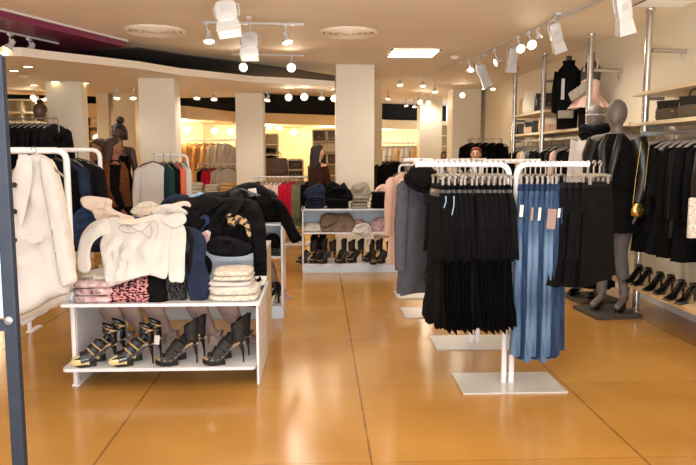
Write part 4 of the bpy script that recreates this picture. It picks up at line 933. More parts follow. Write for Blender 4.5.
lump('knit_sweater', [(320, 228), (321, 216), (328, 213), (340, 214), (349, 213), (354, 220), (354, 228), (348, 234), (334, 232), (323, 232)], Yc+.03, 'knit', 'taupe brown sweater bunched on the middle shelf', 'sweater', T=.2, seed=45, base=zc_[1])
lump('folded_shirt', [(303, 232), (305, 224), (314, 222), (324, 224), (325, 232)], Yc+.08, 'cream', 'cream folded top left of the taupe sweater', 'folded top', T=.2, seed=46, base=zc_[1])
lump('lace_scarf', [(352, 232), (356, 225), (366, 223), (371, 228), (371, 240), (368, 247), (364, 238), (354, 233)], Yc-.03, 'ivory', 'ivory scarf hanging over the middle shelf edge', 'scarf', T=.07, seed=47)
lump('floral_blouse', [(371, 232), (372, 221), (380, 217), (388, 220), (392, 228), (390, 233)], Yc+.06, 'prinP', 'pale floral top crumpled at right of the middle shelf', 'top', T=.16, seed=48, base=zc_[1])
lump('pink_cloth', [(386, 233), (388, 226), (395, 225), (395, 232)], Yc+.04, 'blush', 'coral pink cloth at the right corner of middle shelf', 'top', T=.1, seed=49, base=zc_[1])
lump('pink_cloth', [(352, 226), (355, 220), (362, 219), (366, 225), (360, 228)], Yc+.12, 'prinP', 'pink patterned cloth between sweater and ivory scarf', 'top', T=.1, seed=50, base=zc_[1])
# second left unit (right end shows past the heap)
tb, Yb2, ab, bb, zb2 = tier_unit('white three-tier unit behind the front unit, black clothes on top', 160, 283.5, 318, (223.5, 256, 305), .5)
mb_ = [('black_sweater', [(238, 224), (240, 204), (252, 196), (266, 195), (276, 200), (284, 212), (284, 224)], 'black', 'black sweater heap on the end of the rear unit', 51),
 ('black_sweater', [(214, 216), (218, 195), (232, 190), (248, 190), (252, 206), (246, 218)], 'black2', 'soft black sweater piled behind the gold print one', 52),
 ('folded_blouse', [(252, 198), (258, 190), (270, 189), (278, 196), (274, 203), (262, 203)], 'black3', 'dark satin blouse topping the rear unit heap', 53)]
for nm, px, m_, lb, sd in mb_: lump(nm, px, Yb2+.12, m_, lb, 'sweater', T=.26, seed=sd, base=zb2[0])
sl = thing('hanging_jacket', 'black jacket whose sleeve hangs past the rear unit corner', 'jacket')
puff('sleeve', [(274, 200), (282, 201), (289, 212), (296, 228), (302, 238), (296, 243), (291, 242), (285, 230), (278, 216)], Yb2-.02, 'black', T=.1, R=.045, wr=.008, wdir=(1, -1), parent=sl, seed=54)
puff('body', [(258, 212), (262, 200), (274, 197), (284, 204), (284, 216), (272, 220)], Yb2+.06, 'black', T=.16, R=.07, wr=.01, parent=sl, seed=55)
lump('dark_cloth', [(265, 255), (265, 238), (272, 233), (279, 236), (282, 244), (281, 254)], Yb2+.05, 'black2', 'black cloth on middle shelf of rear unit', 'top', T=.14, seed=56, base=zb2[1])
o = puff('beaded_garment', [(264, 256), (265, 249), (281, 248), (282, 256)], Yb2+.02, 'dots', T=.08, R=.03, wr=.004, smooth_outline=False); tag(o, 'grey beaded garment on rear unit middle shelf', 'top')
place(pq, (WX(272, Yb2+.12)+.05, Yb2+.12, zb2[2]+.001), -2.4, 'black stiletto shoe on the lowest shelf of rear unit', 'shoe', scale=1.25)
place(sb, (WX(275, Yb2+.3), Yb2+.3, zb2[2]+.001), -.6, 'taupe boot behind the stiletto in rear unit', 'boot')
place(pq, (WX(266, Yb2+.2), Yb2+.22, zb2[2]+.001), -2.2, 'black stiletto half hidden in rear unit lowest shelf', 'shoe', scale=1.25)
# ============================================================ RIGHT WALL
XP = 3.10
def zY(py, Y, px=500): return W(px, py, Y).z
POLES = [6.6, 8.0, 9.55, 11.0]
names = ['nearest', 'second', 'third', 'farthest']
for Y, nm in zip(POLES, names):
    x = {0: WX(641, Y), 1: WX(585, Y), 2: WX(540, Y), 3: WX(512, Y)}[names.index(nm)]
    t = thing('wall_pole', 'tall steel upright pole by the right wall, %s one' % nm, 'pole', (x, Y, 0))
    MB().tube([(0, 0, .015), (0, 0, 2.93)], .034, 16).build('tube', M['chrome'], t); MB().lathe([(.06, 0), (.06, .012), (.036, .02), (.036, .03)], n=20).build('floor_flange', M['chrome'], t); MB().lathe([(.036, 2.91), (.05, 2.93), (.05, 2.948)], n=20).build('ceiling_flange', M['chrome'], t)
    for z in (2.14, 1.86): MB().box((.10, 0, z-.045), (.16, .03, .03)).build('shelf_bracket', M['steel'], t, smooth=False)
def board(y0, y1, z, lab, x0=XP-.02, x1=3.54, m='woodlt', th=.035):
    o = MB().box((0, 0, 0), (x1-x0, y1-y0, th), bev=.004).build('wall_shelf', M[m], smooth=False); o.location = ((x0+x1)/2, (y0+y1)/2, z); return tag(o, lab, 'shelf')
board(4.2, 6.75, 2.14, 'upper pale wooden shelf at the right edge of the photo', x0=XP+.0)
board(4.2, 6.75, 1.85, 'pale wooden shelf carrying the brown handbags', x0=XP+.0)
board(6.85, 11.3, 1.86, 'long pale wooden shelf under the torso mannequins and small bags', x0=XP+.03)
board(9.45, 11.2, 2.165, 'short upper shelf carrying the white tote', x0=XP+.03)
board(3.8, 6.75, .30, 'low oak shelf with black shoes under the black coats', x0=XP-.12, m='wood', th=.045)
for Y, py, lab in ((6.6, 50, 'steel arm bar projecting from the nearest pole toward the wall'), (8.0, 70, 'steel arm bar projecting from the second pole with small hook')):
    x = WX(641 if Y < 7 else 585, Y); z = zY(py, Y, 620); t = thing('arm_bar', lab, 'arm bar', (x+.036, Y, z))
    MB().tube([(0, 0, 0), (.34, 0, -.01)], .022, 10).build('tube', M['chrome'], t); MB().lathe([(.024, -.01), (.024, .01), (.01, .014)], (.345, 0, -.01), (1, 0, 0), 12).build('end_cap', M['chrome'], t)
    MB().tube([(.3, 0, -.03), (.3, 0, -.09), (.3, -.02, -.11)], .006, 6).build('hook', M['chrome'], t)
for Y, py in ((9.55, 81), (9.55, 108)):
    t = thing('arm_bar', 'dark short arm bar on third pole, %s one' % ('upper' if py == 81 else 'lower'), 'arm bar', (WX(540, Y)+.036, Y, zY(py, Y, 550)))
    MB().tube([(0, 0, 0), (.24, 0, 0)], .02, 10).build('tube', M['steel'], t); MB().lathe([(.024, -.01), (.024, .01)], (.24, 0, 0), (1, 0, 0), 12).build('end_cap', M['steel'], t)
# hanging rails along the wall
def wall_rail(y0, y1, z, lab):
    t = thing('wall_rail', lab, 'rail', (XP+.12, (y0+y1)/2, z)); L = (y1-y0)/2
    MB().box((0, 0, 0), (.018, 2*L, .04), bev=.004).build('bar', M['steel'], t, smooth=False)
    for s in (-1, 1): MB().box((-.05, s*(L-.06), 0), (.10, .025, .05), bev=.004).build('bracket', M['steel'], t, smooth=False)
    return t
zr1 = 1.755
wall_rail(4.2, 6.62, zr1, 'dark wall rail holding black coats and jackets at right')
wall_rail(6.9, 11.2, 1.77, 'far wall rail holding black clothes under the bag shelf')
gj = g_coat('leather', w=.42, L=.60, seed=11, depth=.075, sleeve=.52)
gl = g_coat('black', w=.44, L=1.02, seed=12, depth=.06)
gd = g_dress('black2', w=.40, L=1.0, seed=9)
gm = g_coat('black2', w=.42, L=.82, seed=13, depth=.06, fold=.12)
rc = XP+.14
items = [(6.5, gj, None, 'black leather jacket first on the near wall rail, beside the fur-jacket mannequin', 'jacket', -.15), (6.38, gl, None, 'black long lace coat second on the near wall rail', 'coat', -.1),
 (6.26, gm, None, 'black satin tunic third on the near wall rail', 'tunic', 0), (6.14, gd, None, 'black dress fourth on the near wall rail', 'dress', .0), (6.02, gl, 'fur', 'black textured coat fifth on the near wall rail', 'coat', .1), (5.88, gm, 'black3', 'shiny black tunic sixth on the near wall rail', 'tunic', .05), (5.74, gl, 'black', 'long black coat seventh on the near wall rail', 'coat', 0), (5.6, gm, 'black', 'black tunic eighth on the near wall rail', 'tunic', .1), (5.44, gj, None, 'black leather jacket at the right photo edge on the near wall rail', 'jacket', .0), (5.28, gl, 'black2', 'black coat partly out of frame at right', 'coat', 0)]
for y, g, m_, lab, cat, rz in items:
    place(g, (rc+.06-(.05 if y > 6.3 else 0), y, zr1-.02), rz, lab, cat, m=m_)
    hanger((rc+.06-(.05 if y > 6.3 else 0), y-.0, zr1+.022), rz, 'hanger of '+lab.split(' on the near')[0], None, w=.4, m='hang', r=.009)
o = MB().box((0, 0, 0), (.16, .03, .32), bev=.014).build('lace_garment', M['lace']); o.location = (WX(699, 5.2), 5.2, zY(218, 5.2, 690)); tag(o, 'ivory lace garment edge at the right photo border', 'garment')
# purse on chain hanging from the leather jacket
pc = W(637.5, 209, 6.2); ps = thing('chain_purse', 'small gold purse on a long chain in front of the leather jacket', 'purse', pc); ps.scale = (.85, .85, 1)
MB().rings([[Vector((a*math.cos(k*PI/10)*(1-.25*(z > .03)), .03*math.sin(k*PI/10), z)) for k in range(20)] for a, z in ((.04, -.07), (.07, -.06), (.078, -.01), (.066, .04), (.05, .052))]).build('pouch', M['brass'], ps)
MB().rings([[Vector((a*math.cos(k*PI/10), -.005+.036*math.sin(k*PI/10), z)) for k in range(20)] for a, z in ((.07, .0), (.082, -.01), (.07, -.045), (.03, -.062))]).build('flap', M['brass'], ps)
for s in (-1, 1): MB().tube([(s*.055, 0, .04), (s*.055+.02, 0, .3), (.05+s*.045, 0, .62)], .0025, 6).build('chain', M['brass'], ps)
# wall shoes on the low shelf
for i, (px, y, lab) in enumerate([(636, 6.45, 'black court shoe leftmost on the low oak shelf'), (645, 6.3, 'black court shoe second on the low oak shelf'), (657, 6.05, 'black court shoe third on the low oak shelf'), (668, 5.9, 'black court shoe fourth on the low oak shelf'), (679, 5.65, 'black court shoe fifth on the low oak shelf'), (691, 5.5, 'black court shoe rightmost on the low oak shelf')]):
    place(pq, (WX(px, y)+.08, y, .323), PI+.45, lab, 'shoe', scale=1.0)
# handbags
def handbag(loc, rz, w, h, d, m, lab, mf=None, handle=True, flap=True):
    t = thing('handbag', lab, 'handbag', loc, rz); mb = MB(); R = []
    for q, z in ((.94, .0), (1, .02), (1, h*.5), (.94, h*.85), (.88, h)):
        r = []
        for k in range(28):
            a = 2*PI*k/28; c_, s_ = math.cos(a), math.sin(a); p = (abs(c_)**5+abs(s_)**5)**-.2
            r.append(Vector((w/2*q*c_*p, d/2*(q if z < h*.6 else q*.55)*s_*p, z)))
        R.append(r)
    bb_ = mb.rings(R).build('bag_body', M[m], t)
    if flap: 
        MB().prism([(-w*.46, 0), (w*.46, 0), (w*.40, -h*.45), (0, -h*.6), (-w*.4, -h*.45)], 0, .008).build('flap', M[mf or m], t, smooth=False)
        f = t.children[-1] if t.children else None
        for ch in t.children:
            if ch.name.startswith('flap'): ch.rotation_euler = (PI/2-.12, 0, 0); ch.location = (0, -d*.30, h*.98)
        MB().lathe([(.012, 0), (.012, .006), (.006, .008)], (0, -d*.5-.004, h*.42), (0, -1, 0), 12).build('clasp', M['brass'], bb_)
    if handle:
        MB().tube([(-w*.28, 0, h*.95), (-w*.24, 0, h*1.25), (0, 0, h*1.42), (w*.24, 0, h*1.25), (w*.28, 0, h*.95)], .009, 8).build('handle', M[mf or m], bb_)
    return t
handbag((3.26, 6.18, 1.869), -.95, .36, .18, .13, 'bagkh', 'khaki and black handbag on the right wall shelf, left of two', 'leather', handle=False)
handbag((3.27, 5.80, 1.869), -.95, .36, .19, .13, 'bagkh', 'khaki and black handbag cut by the right photo edge', 'leather')
handbag((XP+.22, 10.4, 2.184), -.3, .44, .33, .2, 'bagw', 'large white tote on the short upper shelf', handle=False, flap=False)
handbag((XP+.25, 10.95, 2.184), -.3, .3, .26, .14, 'bagb', 'cream bag behind the large white tote', handle=False, flap=False)
handbag((XP+.25, 9.95, 2.184), -.3, .42, .26, .16, 'leather', 'black shiny bag beside the white tote', handle=False)
handbag((XP+.2, 10.95, 1.879), -.3, .26, .17, .12, 'leather', 'small black clutch leftmost on the long shelf', flap=True, handle=False)
handbag((XP+.2, 10.55, 1.879), -.3, .26, .18, .12, 'bagb', 'beige clutch with black flap on the long shelf', 'leather', handle=False)
handbag((XP+.2, 10.15, 1.879), -.3, .26, .18, .12, 'leather', 'black clutch between the beige and salmon bags', handle=False)
handbag((XP+.2, 9.75, 1.879), -.3, .32, .2, .12, 'bagp', 'salmon pink bag with cream flap on the long shelf', 'bagw', handle=False)
# far rail clothes
far = [(11.1, gm, 'black2'), (10.85, gm, 'black'), (10.6, gm, 'camel'), (10.4, gm, 'cream'), (10.15, gj, None), (9.95, gm, 'black'), (9.75, gl, 'black2'), (9.5, gm, 'black'), (9.25, gm, 'black3'), (9.0, gl, 'blush'), (8.8, gm, 'black'), (8.55, gm, 'black2'), (8.3, gm, 'black'), (8.05, gj, None), (7.8, gm, 'black'), (7.55, gm, 'black2')]
cn = {'black2': 'soft black', 'black': 'black', 'camel': 'camel', 'cream': 'cream', None: 'black leather', 'blush': 'pale pink', 'black3': 'shiny black'}
for i, (y, g, m_) in enumerate(far):
    lab = 'black garment on the far wall rail below the bag shelf' if m_ in ('black', 'black2', 'black3') else {'camel': 'camel coloured garment on the far wall rail', 'cream': 'cream garment on the far wall rail beside the camel one', None: 'leather jacket on the far wall rail', 'blush': 'pale pink garment among black ones on the far wall rail'}[m_]
    gr = 'black garments on the far wall rail' if 'black garment' in lab else 'leather jackets on the far wall rail' if m_ is None else None
    place(g, (rc+.09, y, 1.73), random.uniform(-.3, .1), lab, 'garment', gr, m=m_)
    hanger((rc+.09, y, 1.775), 0, 'grey hanger on the far wall rail', 'hangers on the far wall rail', w=.4, m='hang', r=.009)
# black stand with clothes beyond (x 468-500)
Yk = 12.4; t = thing('clothes_rack', 'thin black rack with black tops left of the wall shelves', 'clothes rack', (WX(484, Yk), Yk, 0)); zk = zY(139, Yk, 484)
MB().tube([(-.3, 0, 0), (-.3, 0, zk), (.3, 0, zk), (.3, 0, 0)], .015, 8).build('frame', M['steel'], t); MB().box((0, 0, .01), (.64, .4, .02)).build('base', M['steel'], t, smooth=False)
for i in range(5):
    place(gm, (WX(470+7*i, Yk), Yk-.02, zk-.01), .3+.1*i, 'black top on the thin black rack left of wall shelves', 'top', 'black tops on the thin black rack', m='black')
    hanger((WX(470+7*i, Yk), Yk-.02, zk+.02), .3, 'hanger on the thin black rack', 'hangers on the thin black rack', m='hangd')
# ============================================================ BODIES
def body(name, m, parent, P, r, ext=(), vox=.011, smooth=6):
    """one continuous surface: overlapping tapered limbs fused by a voxel remesh. P: joints, chains: list of [(joint, radius),...]"""
    mb = MB()
    def seg(a, b, ra, rb, n=12):
        a, b = Vector(a), Vector(b)
        k = 4; mb.tube([a.lerp(b, i/k) for i in range(k+1)], [ra+(rb-ra)*i/k for i in range(k+1)], n); mb.ell(b, (rb, rb, rb), 12, 8); mb.ell(a, (ra, ra, ra), 12, 8)
    for ch in P:
        for (a, ra), (b, rb) in zip(ch[:-1], ch[1:]): seg(a, b, ra, rb)
    for c, d in ext: mb.ell(c, d, 18, 12)
    o = mb.build(name, m, parent)
    md = o.modifiers.new('fuse', 'REMESH'); md.mode = 'VOXEL'; md.voxel_size = vox; md.use_smooth_shade = True
    ms = o.modifiers.new('smooth', 'SMOOTH'); ms.factor = .6; ms.iterations = smooth
    return o
def hand_chains(w, d, side, s=1.0):
    """palm and five separate fingers from wrist w in direction d"""
    w = Vector(w); d = Vector(d).normalized(); sd = Vector(side).normalized(); up = d.cross(sd); ch = [[(w, .02*s), (w+d*.05*s, .024*s), (w+d*.08*s, .02*s)]]
    for i, (o_, L) in enumerate(((-.027, .07), (-.009, .08), (.009, .075), (.026, .058))):
        b = w+d*.08*s+sd*o_*s; ch.append([(b-d*.02*s, .009*s), (b+d*L*.5*s, .0085*s), (b+d*L*s+up*.018*s, .0075*s)])
    ch.append([(w+d*.03*s-sd*.02*s, .011*s), (w+d*.055*s-sd*.045*s, .01*s), (w+d*.09*s-sd*.05*s+up*.01*s, .008*s)])
    return ch
def figure(H, arms, legs, lean=(0, 0), head_turn=0):
    """standard joints, facing -y; returns chains and ellipsoids for a body of height H"""
    s = H/1.75; lx, ly = lean
    def v(x, y, z): return Vector((x*s+lx*max(0, z-1), y*s+ly*max(0, z-1), z*s))
    ext = [(v(0, .01, .98), (.155*s, .115*s, .12*s)), (v(0, 0, 1.12), (.125*s, .095*s, .12*s)), (v(0, 0, 1.29), (.15*s, .105*s, .15*s)), (v(0, 0, 1.40), (.14*s, .085*s, .08*s)),
           (v(0, -.01, 1.645), (.073*s, .092*s, .108*s)), (v(0, -.035, 1.60), (.052*s, .06*s, .07*s))]
    ch = [[(v(0, .01, 1.40), .06*s), (v(0, .0, 1.50), .05*s), (v(0, -.005, 1.60), .05*s)], [(v(-.17, 0, 1.42), .05*s), (v(0, 0, 1.44), .055*s), (v(.17, 0, 1.42), .05*s)]]
    for sgn, pts in arms: # elbow, wrist, hand dir
        e, w_, hd = pts; sh = v(sgn*.18, 0, 1.415); e = v(*e); w_ = v(*w_)
        ch.append([(sh, .05*s), (e, .038*s), (w_, .024*s)]); ch += hand_chains(w_, hd, (0, sgn*-1 if abs(hd[2]) > .5 else 0, 0) if abs(hd[2]) > .5 else (0, 0, 1), s)
    for sgn, pts in legs:
        k, a, t = pts; ch.append([(v(sgn*.085, .01, .92), .088*s), (v(*k), .056*s), (v(k[0]*.5+a[0]*.5, k[1]*.5+a[1]*.5+.015, k[2]*.6+a[2]*.4), .052*s), (v(*a), .034*s)])
        ch.append([(v(a[0], a[1]+.03, a[2]-.03), .03*s), (v(*t), .028*s)])
    return ch, ext, v
ARMS = [(-1, ((-.22, .02, 1.14), (-.21, -.06, .90), (0, -.15, -1))), (1, ((.22, .02, 1.14), (.21, -.06, .90), (0, -.15, -1)))]
LEGS = [(-1, ((-.09, -.02, .5), (-.10, .02, .12), (-.11, -.12, .04))), (1, ((.09, -.02, .5), (.10, .02, .12), (.11, -.12, .04)))]
# ---- right mannequins
def plinth(x, y, lab):
    o = MB().box((0, 0, 0), (.46, .50, .04), bev=.006).build('mannequin_plinth', mat('dark_plinth', (70, 62, 58), .5), smooth=False); o.location = (x, y, .02); o.rotation_euler[2] = .1; tag(o, lab, 'plinth')
Ya, Yb_ = 7.1, 6.45
def heads(t, v, s): pass
# R2: fur jacket, skirt, sheer legs
x = WX(613.5, Yb_); t = thing('mannequin', 'grey faceless mannequin in black fur jacket, skirt and sheer tights', 'mannequin', (x, Yb_, .04)); t.rotation_euler[2] = -.75
plinth(x-.02, Yb_+.0, 'dark plinth under the fur-jacket mannequin')
Hm = 2.03
legs = [(-1, ((-.075, -.03, .52), (-.08, .03, .13), (-.09, -.12, .05))), (1, ((.07, .0, .52), (.10, .06, .13), (.10, -.09, .05)))]
ch, ext, v = figure(Hm, ARMS, legs); sH = Hm/1.75
ext = [e for e in ext[:4]]+[(v(0, 0, 1.645), (.078*sH, .098*sH, .112*sH)), (v(0, -.04, 1.60), (.05*sH, .056*sH, .062*sH))]
body('body', M['manneq'], t, ch, None, ext)
for sg, (k, a, tt) in legs:
    mb = MB(); mb.tube([v(sg*.085, .01, .86), v(sg*.08, .0, .70), v(*k), v(k[0], k[1]+.02, .40), v(a[0], a[1]+.01, .22), v(*a)], [.1*sH, .085*sH, .062*sH, .062*sH, .045*sH, .04*sH], 14); mb.build('tights', M['tights'], t)
    sh = pump('patent'); 
    for c_ in list(sh.children):
        c_.parent = t; c_.location = v(a[0], a[1]+.05, .0); c_.rotation_euler = (0, 0, -PI/2); c_.scale = (1.02,)*3; c_.name = {'upper': 'shoe', 'heel': 'shoe_heel', 'sole': 'shoe_sole', 'collar': 'shoe_collar'}.get(c_.name.split('.')[0], c_.name)
    bpy.data.objects.remove(sh)
mb = MB(); ringloft(mb, [(v(0, 0, 1.08).z, 0, 0, .15*sH, .12*sH, 0), (v(0, 0, .95).z, 0, .01, .185*sH, .15*sH, .01), (v(0, 0, .80).z, 0, .0, .20*sH, .165*sH, .04), (v(0, 0, .67).z, 0, 0, .215*sH, .175*sH, .06), (v(0, 0, .675).z, 0, 0, .19*sH, .15*sH, .05)], 8, 2); mb.build('skirt', M['black'], t)
mb = MB(); ringloft(mb, [(v(0, 0, 1.475).z, 0, 0, .075*sH, .07*sH, 0), (v(0, 0, 1.452).z, 0, 0, .12*sH, .085*sH, .03), (v(0, 0, 1.40).z, 0, 0, .17*sH, .12*sH, .04), (v(0, 0, 1.3).z, 0, 0, .18*sH, .14*sH, .05), (v(0, 0, 1.2).z, 0, 0, .19*sH, .15*sH, .04), (v(0, 0, 1.03).z, 0, 0, .20*sH, .15*sH, .05), (v(0, 0, 1.04).z, 0, 0, .16*sH, .12*sH, .02)], 9, 3)
mb.build('fur_jacket', M['fur'], t)
for sg in (-1, 1): MB().tube([v(sg*.05, -.06, 1.46), v(sg*.06, -.13, 1.36), v(sg*.035, -.165, 1.18), v(sg*.02, -.165, 1.05)], [.03, .045, .04, .03], 10).build('lapel', M['leather'], t)
for sg in (-1, 1):
    mb = MB(); mb.tube([v(sg*.16, 0, 1.43), v(sg*.21, .01, 1.3), v(sg*.225, .02, 1.14), v(sg*.22, -.02, 1.0), v(sg*.212, -.06, .91)], [.075*sH, .075*sH, .06*sH, .055*sH, .045*sH], 14); mb.build('sleeve', M['leather'], t)
# R1: white blouse, snood, dark trousers
x = WX(592.5, Ya); t = thing('mannequin', 'grey mannequin with jewelled headband, black snood and white blouse', 'mannequin', (x, Ya, .04)); t.rotation_euler[2] = -.9
plinth(x+.02, Ya, 'dark plinth under the white-blouse mannequin')
Hm = 2.03; sH = Hm/1.75
ch, ext, v = figure(Hm, ARMS, LEGS); ext = ext[:4]+[(v(0, 0, 1.645), (.078*sH, .098*sH, .112*sH)), (v(0, -.04, 1.60), (.05*sH, .056*sH, .062*sH))]
body('body', M['manneq'], t, ch, None, ext)
mb = MB(); ringloft(mb, [(v(0, 0, 1.47).z, 0, 0, .08*sH, .07*sH, 0), (v(0, 0, 1.44).z, 0, 0, .16*sH, .10*sH, 0), (v(0, 0, 1.3).z, 0, 0, .18*sH, .13*sH, .03), (v(0, 0, 1.1).z, 0, 0, .17*sH, .13*sH, .05), (v(0, 0, .98).z, 0, 0, .18*sH, .14*sH, .06)], 7, 1); mb.build('blouse', M['ivory'], t)
for sg in (-1, 1): MB().tube([v(sg*.165, 0, 1.43), v(sg*.22, .02, 1.14), v(sg*.212, -.05, .93)], [.07*sH, .055*sH, .04*sH], 14).build('sleeve', M['ivory'] if sg < 0 else M['black2'], t)
mb = MB(); n = 36
for q in range(3):
    rr = [(.078+.02*math.sin(q))*sH, .034*sH]; R = []
    for k in range(n):
        a = 2*PI*k/n; c0 = v(0, -.01, 1.455+.04*q)+Vector((rr[0]*1.12*math.cos(a), rr[0]*math.sin(a), .015*math.sin(3*a+q))); u = Vector((math.cos(a), math.sin(a), 0))
        R.append([c0+(u*math.cos(b*PI/4)+Vector((0, 0, math.sin(b*PI/4))))*rr[1]*(1+.15*math.sin(7*a+q)) for b in range(8)])
    mb.rings(R, closed=True)
mb.build('snood', M['black2'], t)
mb = MB(); 
for k in range(26):
    a = 2*PI*k/26; mb.ell(v(0, 0, 1.66)+Vector((.08*sH*math.cos(a), .1*sH*math.sin(a), 0)), (.007, .007, .007), 8, 6)
mb.build('headband', mat('pearl', (226, 214, 196), .3), t)
mb = MB(); ringloft(mb, [(v(0, 0, 1.05).z, 0, 0, .15*sH, .12*sH, 0), (v(0, 0, .92).z, 0, 0, .19*sH, .14*sH, .02), (v(0, 0, .5).z, 0, 0, .21*sH, .15*sH, .07), (v(0, 0, .10).z, 0, 0, .22*sH, .16*sH, .1)], 7, 4); mb.build('trousers', M['black'], t)
for sg in (-1, 1):
    MB().ell(v(sg*.1, -.09, .035), (.045, .13, .04), 14, 8).build('shoe', M['patent'], t)
# ---- torso mannequins on the high shelf
def torso(px, Y, lab, kind):
    px -= 2
    x = WX(px, Y); z0 = 1.879; t = thing('torso_mannequin', lab, 'mannequin', (x, Y, z0), -.55); s = 1.0; t.scale = (.8, .8, 1)
    mb = MB(); 
    top = zY(52 if kind == 'pink' else 56, Y, px)-z0
    k = top/.92
    secs = [(0, 0, 0, .145, .10, 0), (.12, 0, 0, .155, .115, 0), (.30, 0, 0, .15, .105, 0), (.42, 0, 0, .115, .085, 0), (.60, 0, -.01, .145, .105, 0), (.72, 0, 0, .15, .08, 0), (.78, 0, 0, .09, .06, 0), (.82, 0, 0, .045, .05, 0), (.91, 0, 0, .045, .05, 0), (.92, 0, 0, .035, .04, 0)]
    ringloft(mb, [(z*k, a, b, c_*k, d*k, f) for z, a, b, c_, d, f in secs]); mb.build('torso', mat('charcoal_torso', (64, 60, 62), .5), t)
    mb = MB(); ringloft(mb, [(0.0, 0, 0, .155*k, .115*k, .02), (.2*k, 0, 0, .165*k, .125*k, .02), (.38*k, 0, 0, .125*k, .095*k, .0)], 4, 1); mb.build('trousers', M['black2'], t)
    if kind == 'pink':
        mb = MB(); ringloft(mb, [(.24*k, 0, 0, .30*k, .23*k, .12), (.30*k, 0, 0, .25*k, .19*k, .10), (.42*k, 0, 0, .125*k, .095*k, .01), (.56*k, 0, -.01, .142*k, .108*k, .01), (.63*k, 0, -.02, .11*k, .088*k, 0)], 9, 2, cap=False); mb.build('peplum_top', M['blush'], t)
        for sg in (-1, 1): MB().tube([(sg*.09*k, -.07*k, .68*k), (sg*.09*k, 0, .80*k), (sg*.09*k, .06*k, .70*k)], .02, 8).build('shoulder_strap', M['blush'], t)
        mb = MB(); mb.box((-.14*k, -.15*k, .44*k), (.30, .05, .12), .3, .02, R=Matrix.Rotation(-.5, 4, 'Y')); mb.build('clutch_bag', M['greyk'], t)
    else:
        mb = MB(); ringloft(mb, [(.20*k, 0, 0, .20*k, .15*k, .05), (.42*k, 0, 0, .165*k, .125*k, .03), (.62*k, 0, 0, .185*k, .135*k, .02), (.75*k, 0, 0, .16*k, .10*k, .02), (.81*k, 0, 0, .09*k, .08*k, .02), (.86*k, 0, 0, .1*k, .09*k, .02), (.85*k, 0, 0, .06*k, .06*k, 0)], 6, 5); mb.build('jacket', M['black'], t)
        for sg in (-1, 1): MB().tube([(sg*.16*k, 0, .73*k), (sg*.205*k, .01, .5*k), (sg*.2*k, -.05, .22*k)], [.06*k, .05*k, .04*k], 12).build('sleeve', M['black'], t)
        MB().box((-.05*k, -.142*k, .5*k), (.05, .01, .26), bev=.004).build('shirt_front', M['ivory'], t)
        MB().box((.02, -.2*k, .18*k), (.24, .06, .1), bev=.015).build('clutch_bag', M['greyk'], t)
torso(566, 8.7, 'headless torso mannequin in black jacket on the long wall shelf', 'jacket')
torso(588, 8.25, 'headless torso mannequin in pink peplum top behind the second pole', 'pink')
# ============================================================ PEOPLE AND MANNEQUINS FARTHER BACK
def face(t, v, s, m='skin'):
    for sg in (-1, 1):
        MB().ell(v(sg*.03, -.092, 1.65), (.012*s, .007*s, .007*s), 8, 6).build('eye', M['patent'], t); MB().box(v(sg*.03, -.095, 1.672), (.03*s, .006, .006)).build('eyebrow', M['hairk'], t)
        MB().ell(v(sg*.075, 0, 1.635), (.012*s, .02*s, .032*s), 8, 6).build('ear', M[m], t)
    mb = MB(); mb.tube([v(0, -.092, 1.655), v(0, -.112, 1.622), v(0, -.09, 1.612)], [.008*s, .014*s, .008*s], 8); mb.build('nose', M[m], t)
    MB().ell(v(0, -.088, 1.582), (.022*s, .009*s, .007*s), 10, 6).build('mouth', mat('lips', (170, 84, 76), .5), t)
def hair(t, v, s, m, L=.3, bun=False):
    mb = MB(); R = []
    for z, a, b, yy in ((1.77, .02, .02, .0), (1.76, .055, .07, .0), (1.72, .085, .105, .01), (1.66, .092, .11, .022), (1.58, .09, .085, .045), (1.58-L*.4, .10, .075, .06), (1.58-L*.8, .09, .06, .07), (1.58-L, .05, .04, .07)):
        r = []
        for k in range(24):
            a_ = 2*PI*k/24; w = 1+.05*math.sin(5*a_+z*30); r.append(v(a*math.cos(a_)*w, yy+b*math.sin(a_)*w*(1 if math.sin(a_) > 0 else (.9 if z > 1.7 else .35)), z))
        R.append(r)
    mb.rings(R)
    if bun: mb.ell(v(0, .05, 1.81), (.05*s, .05*s, .05*s), 14, 10)
    mb.build('hair', M[m], t)
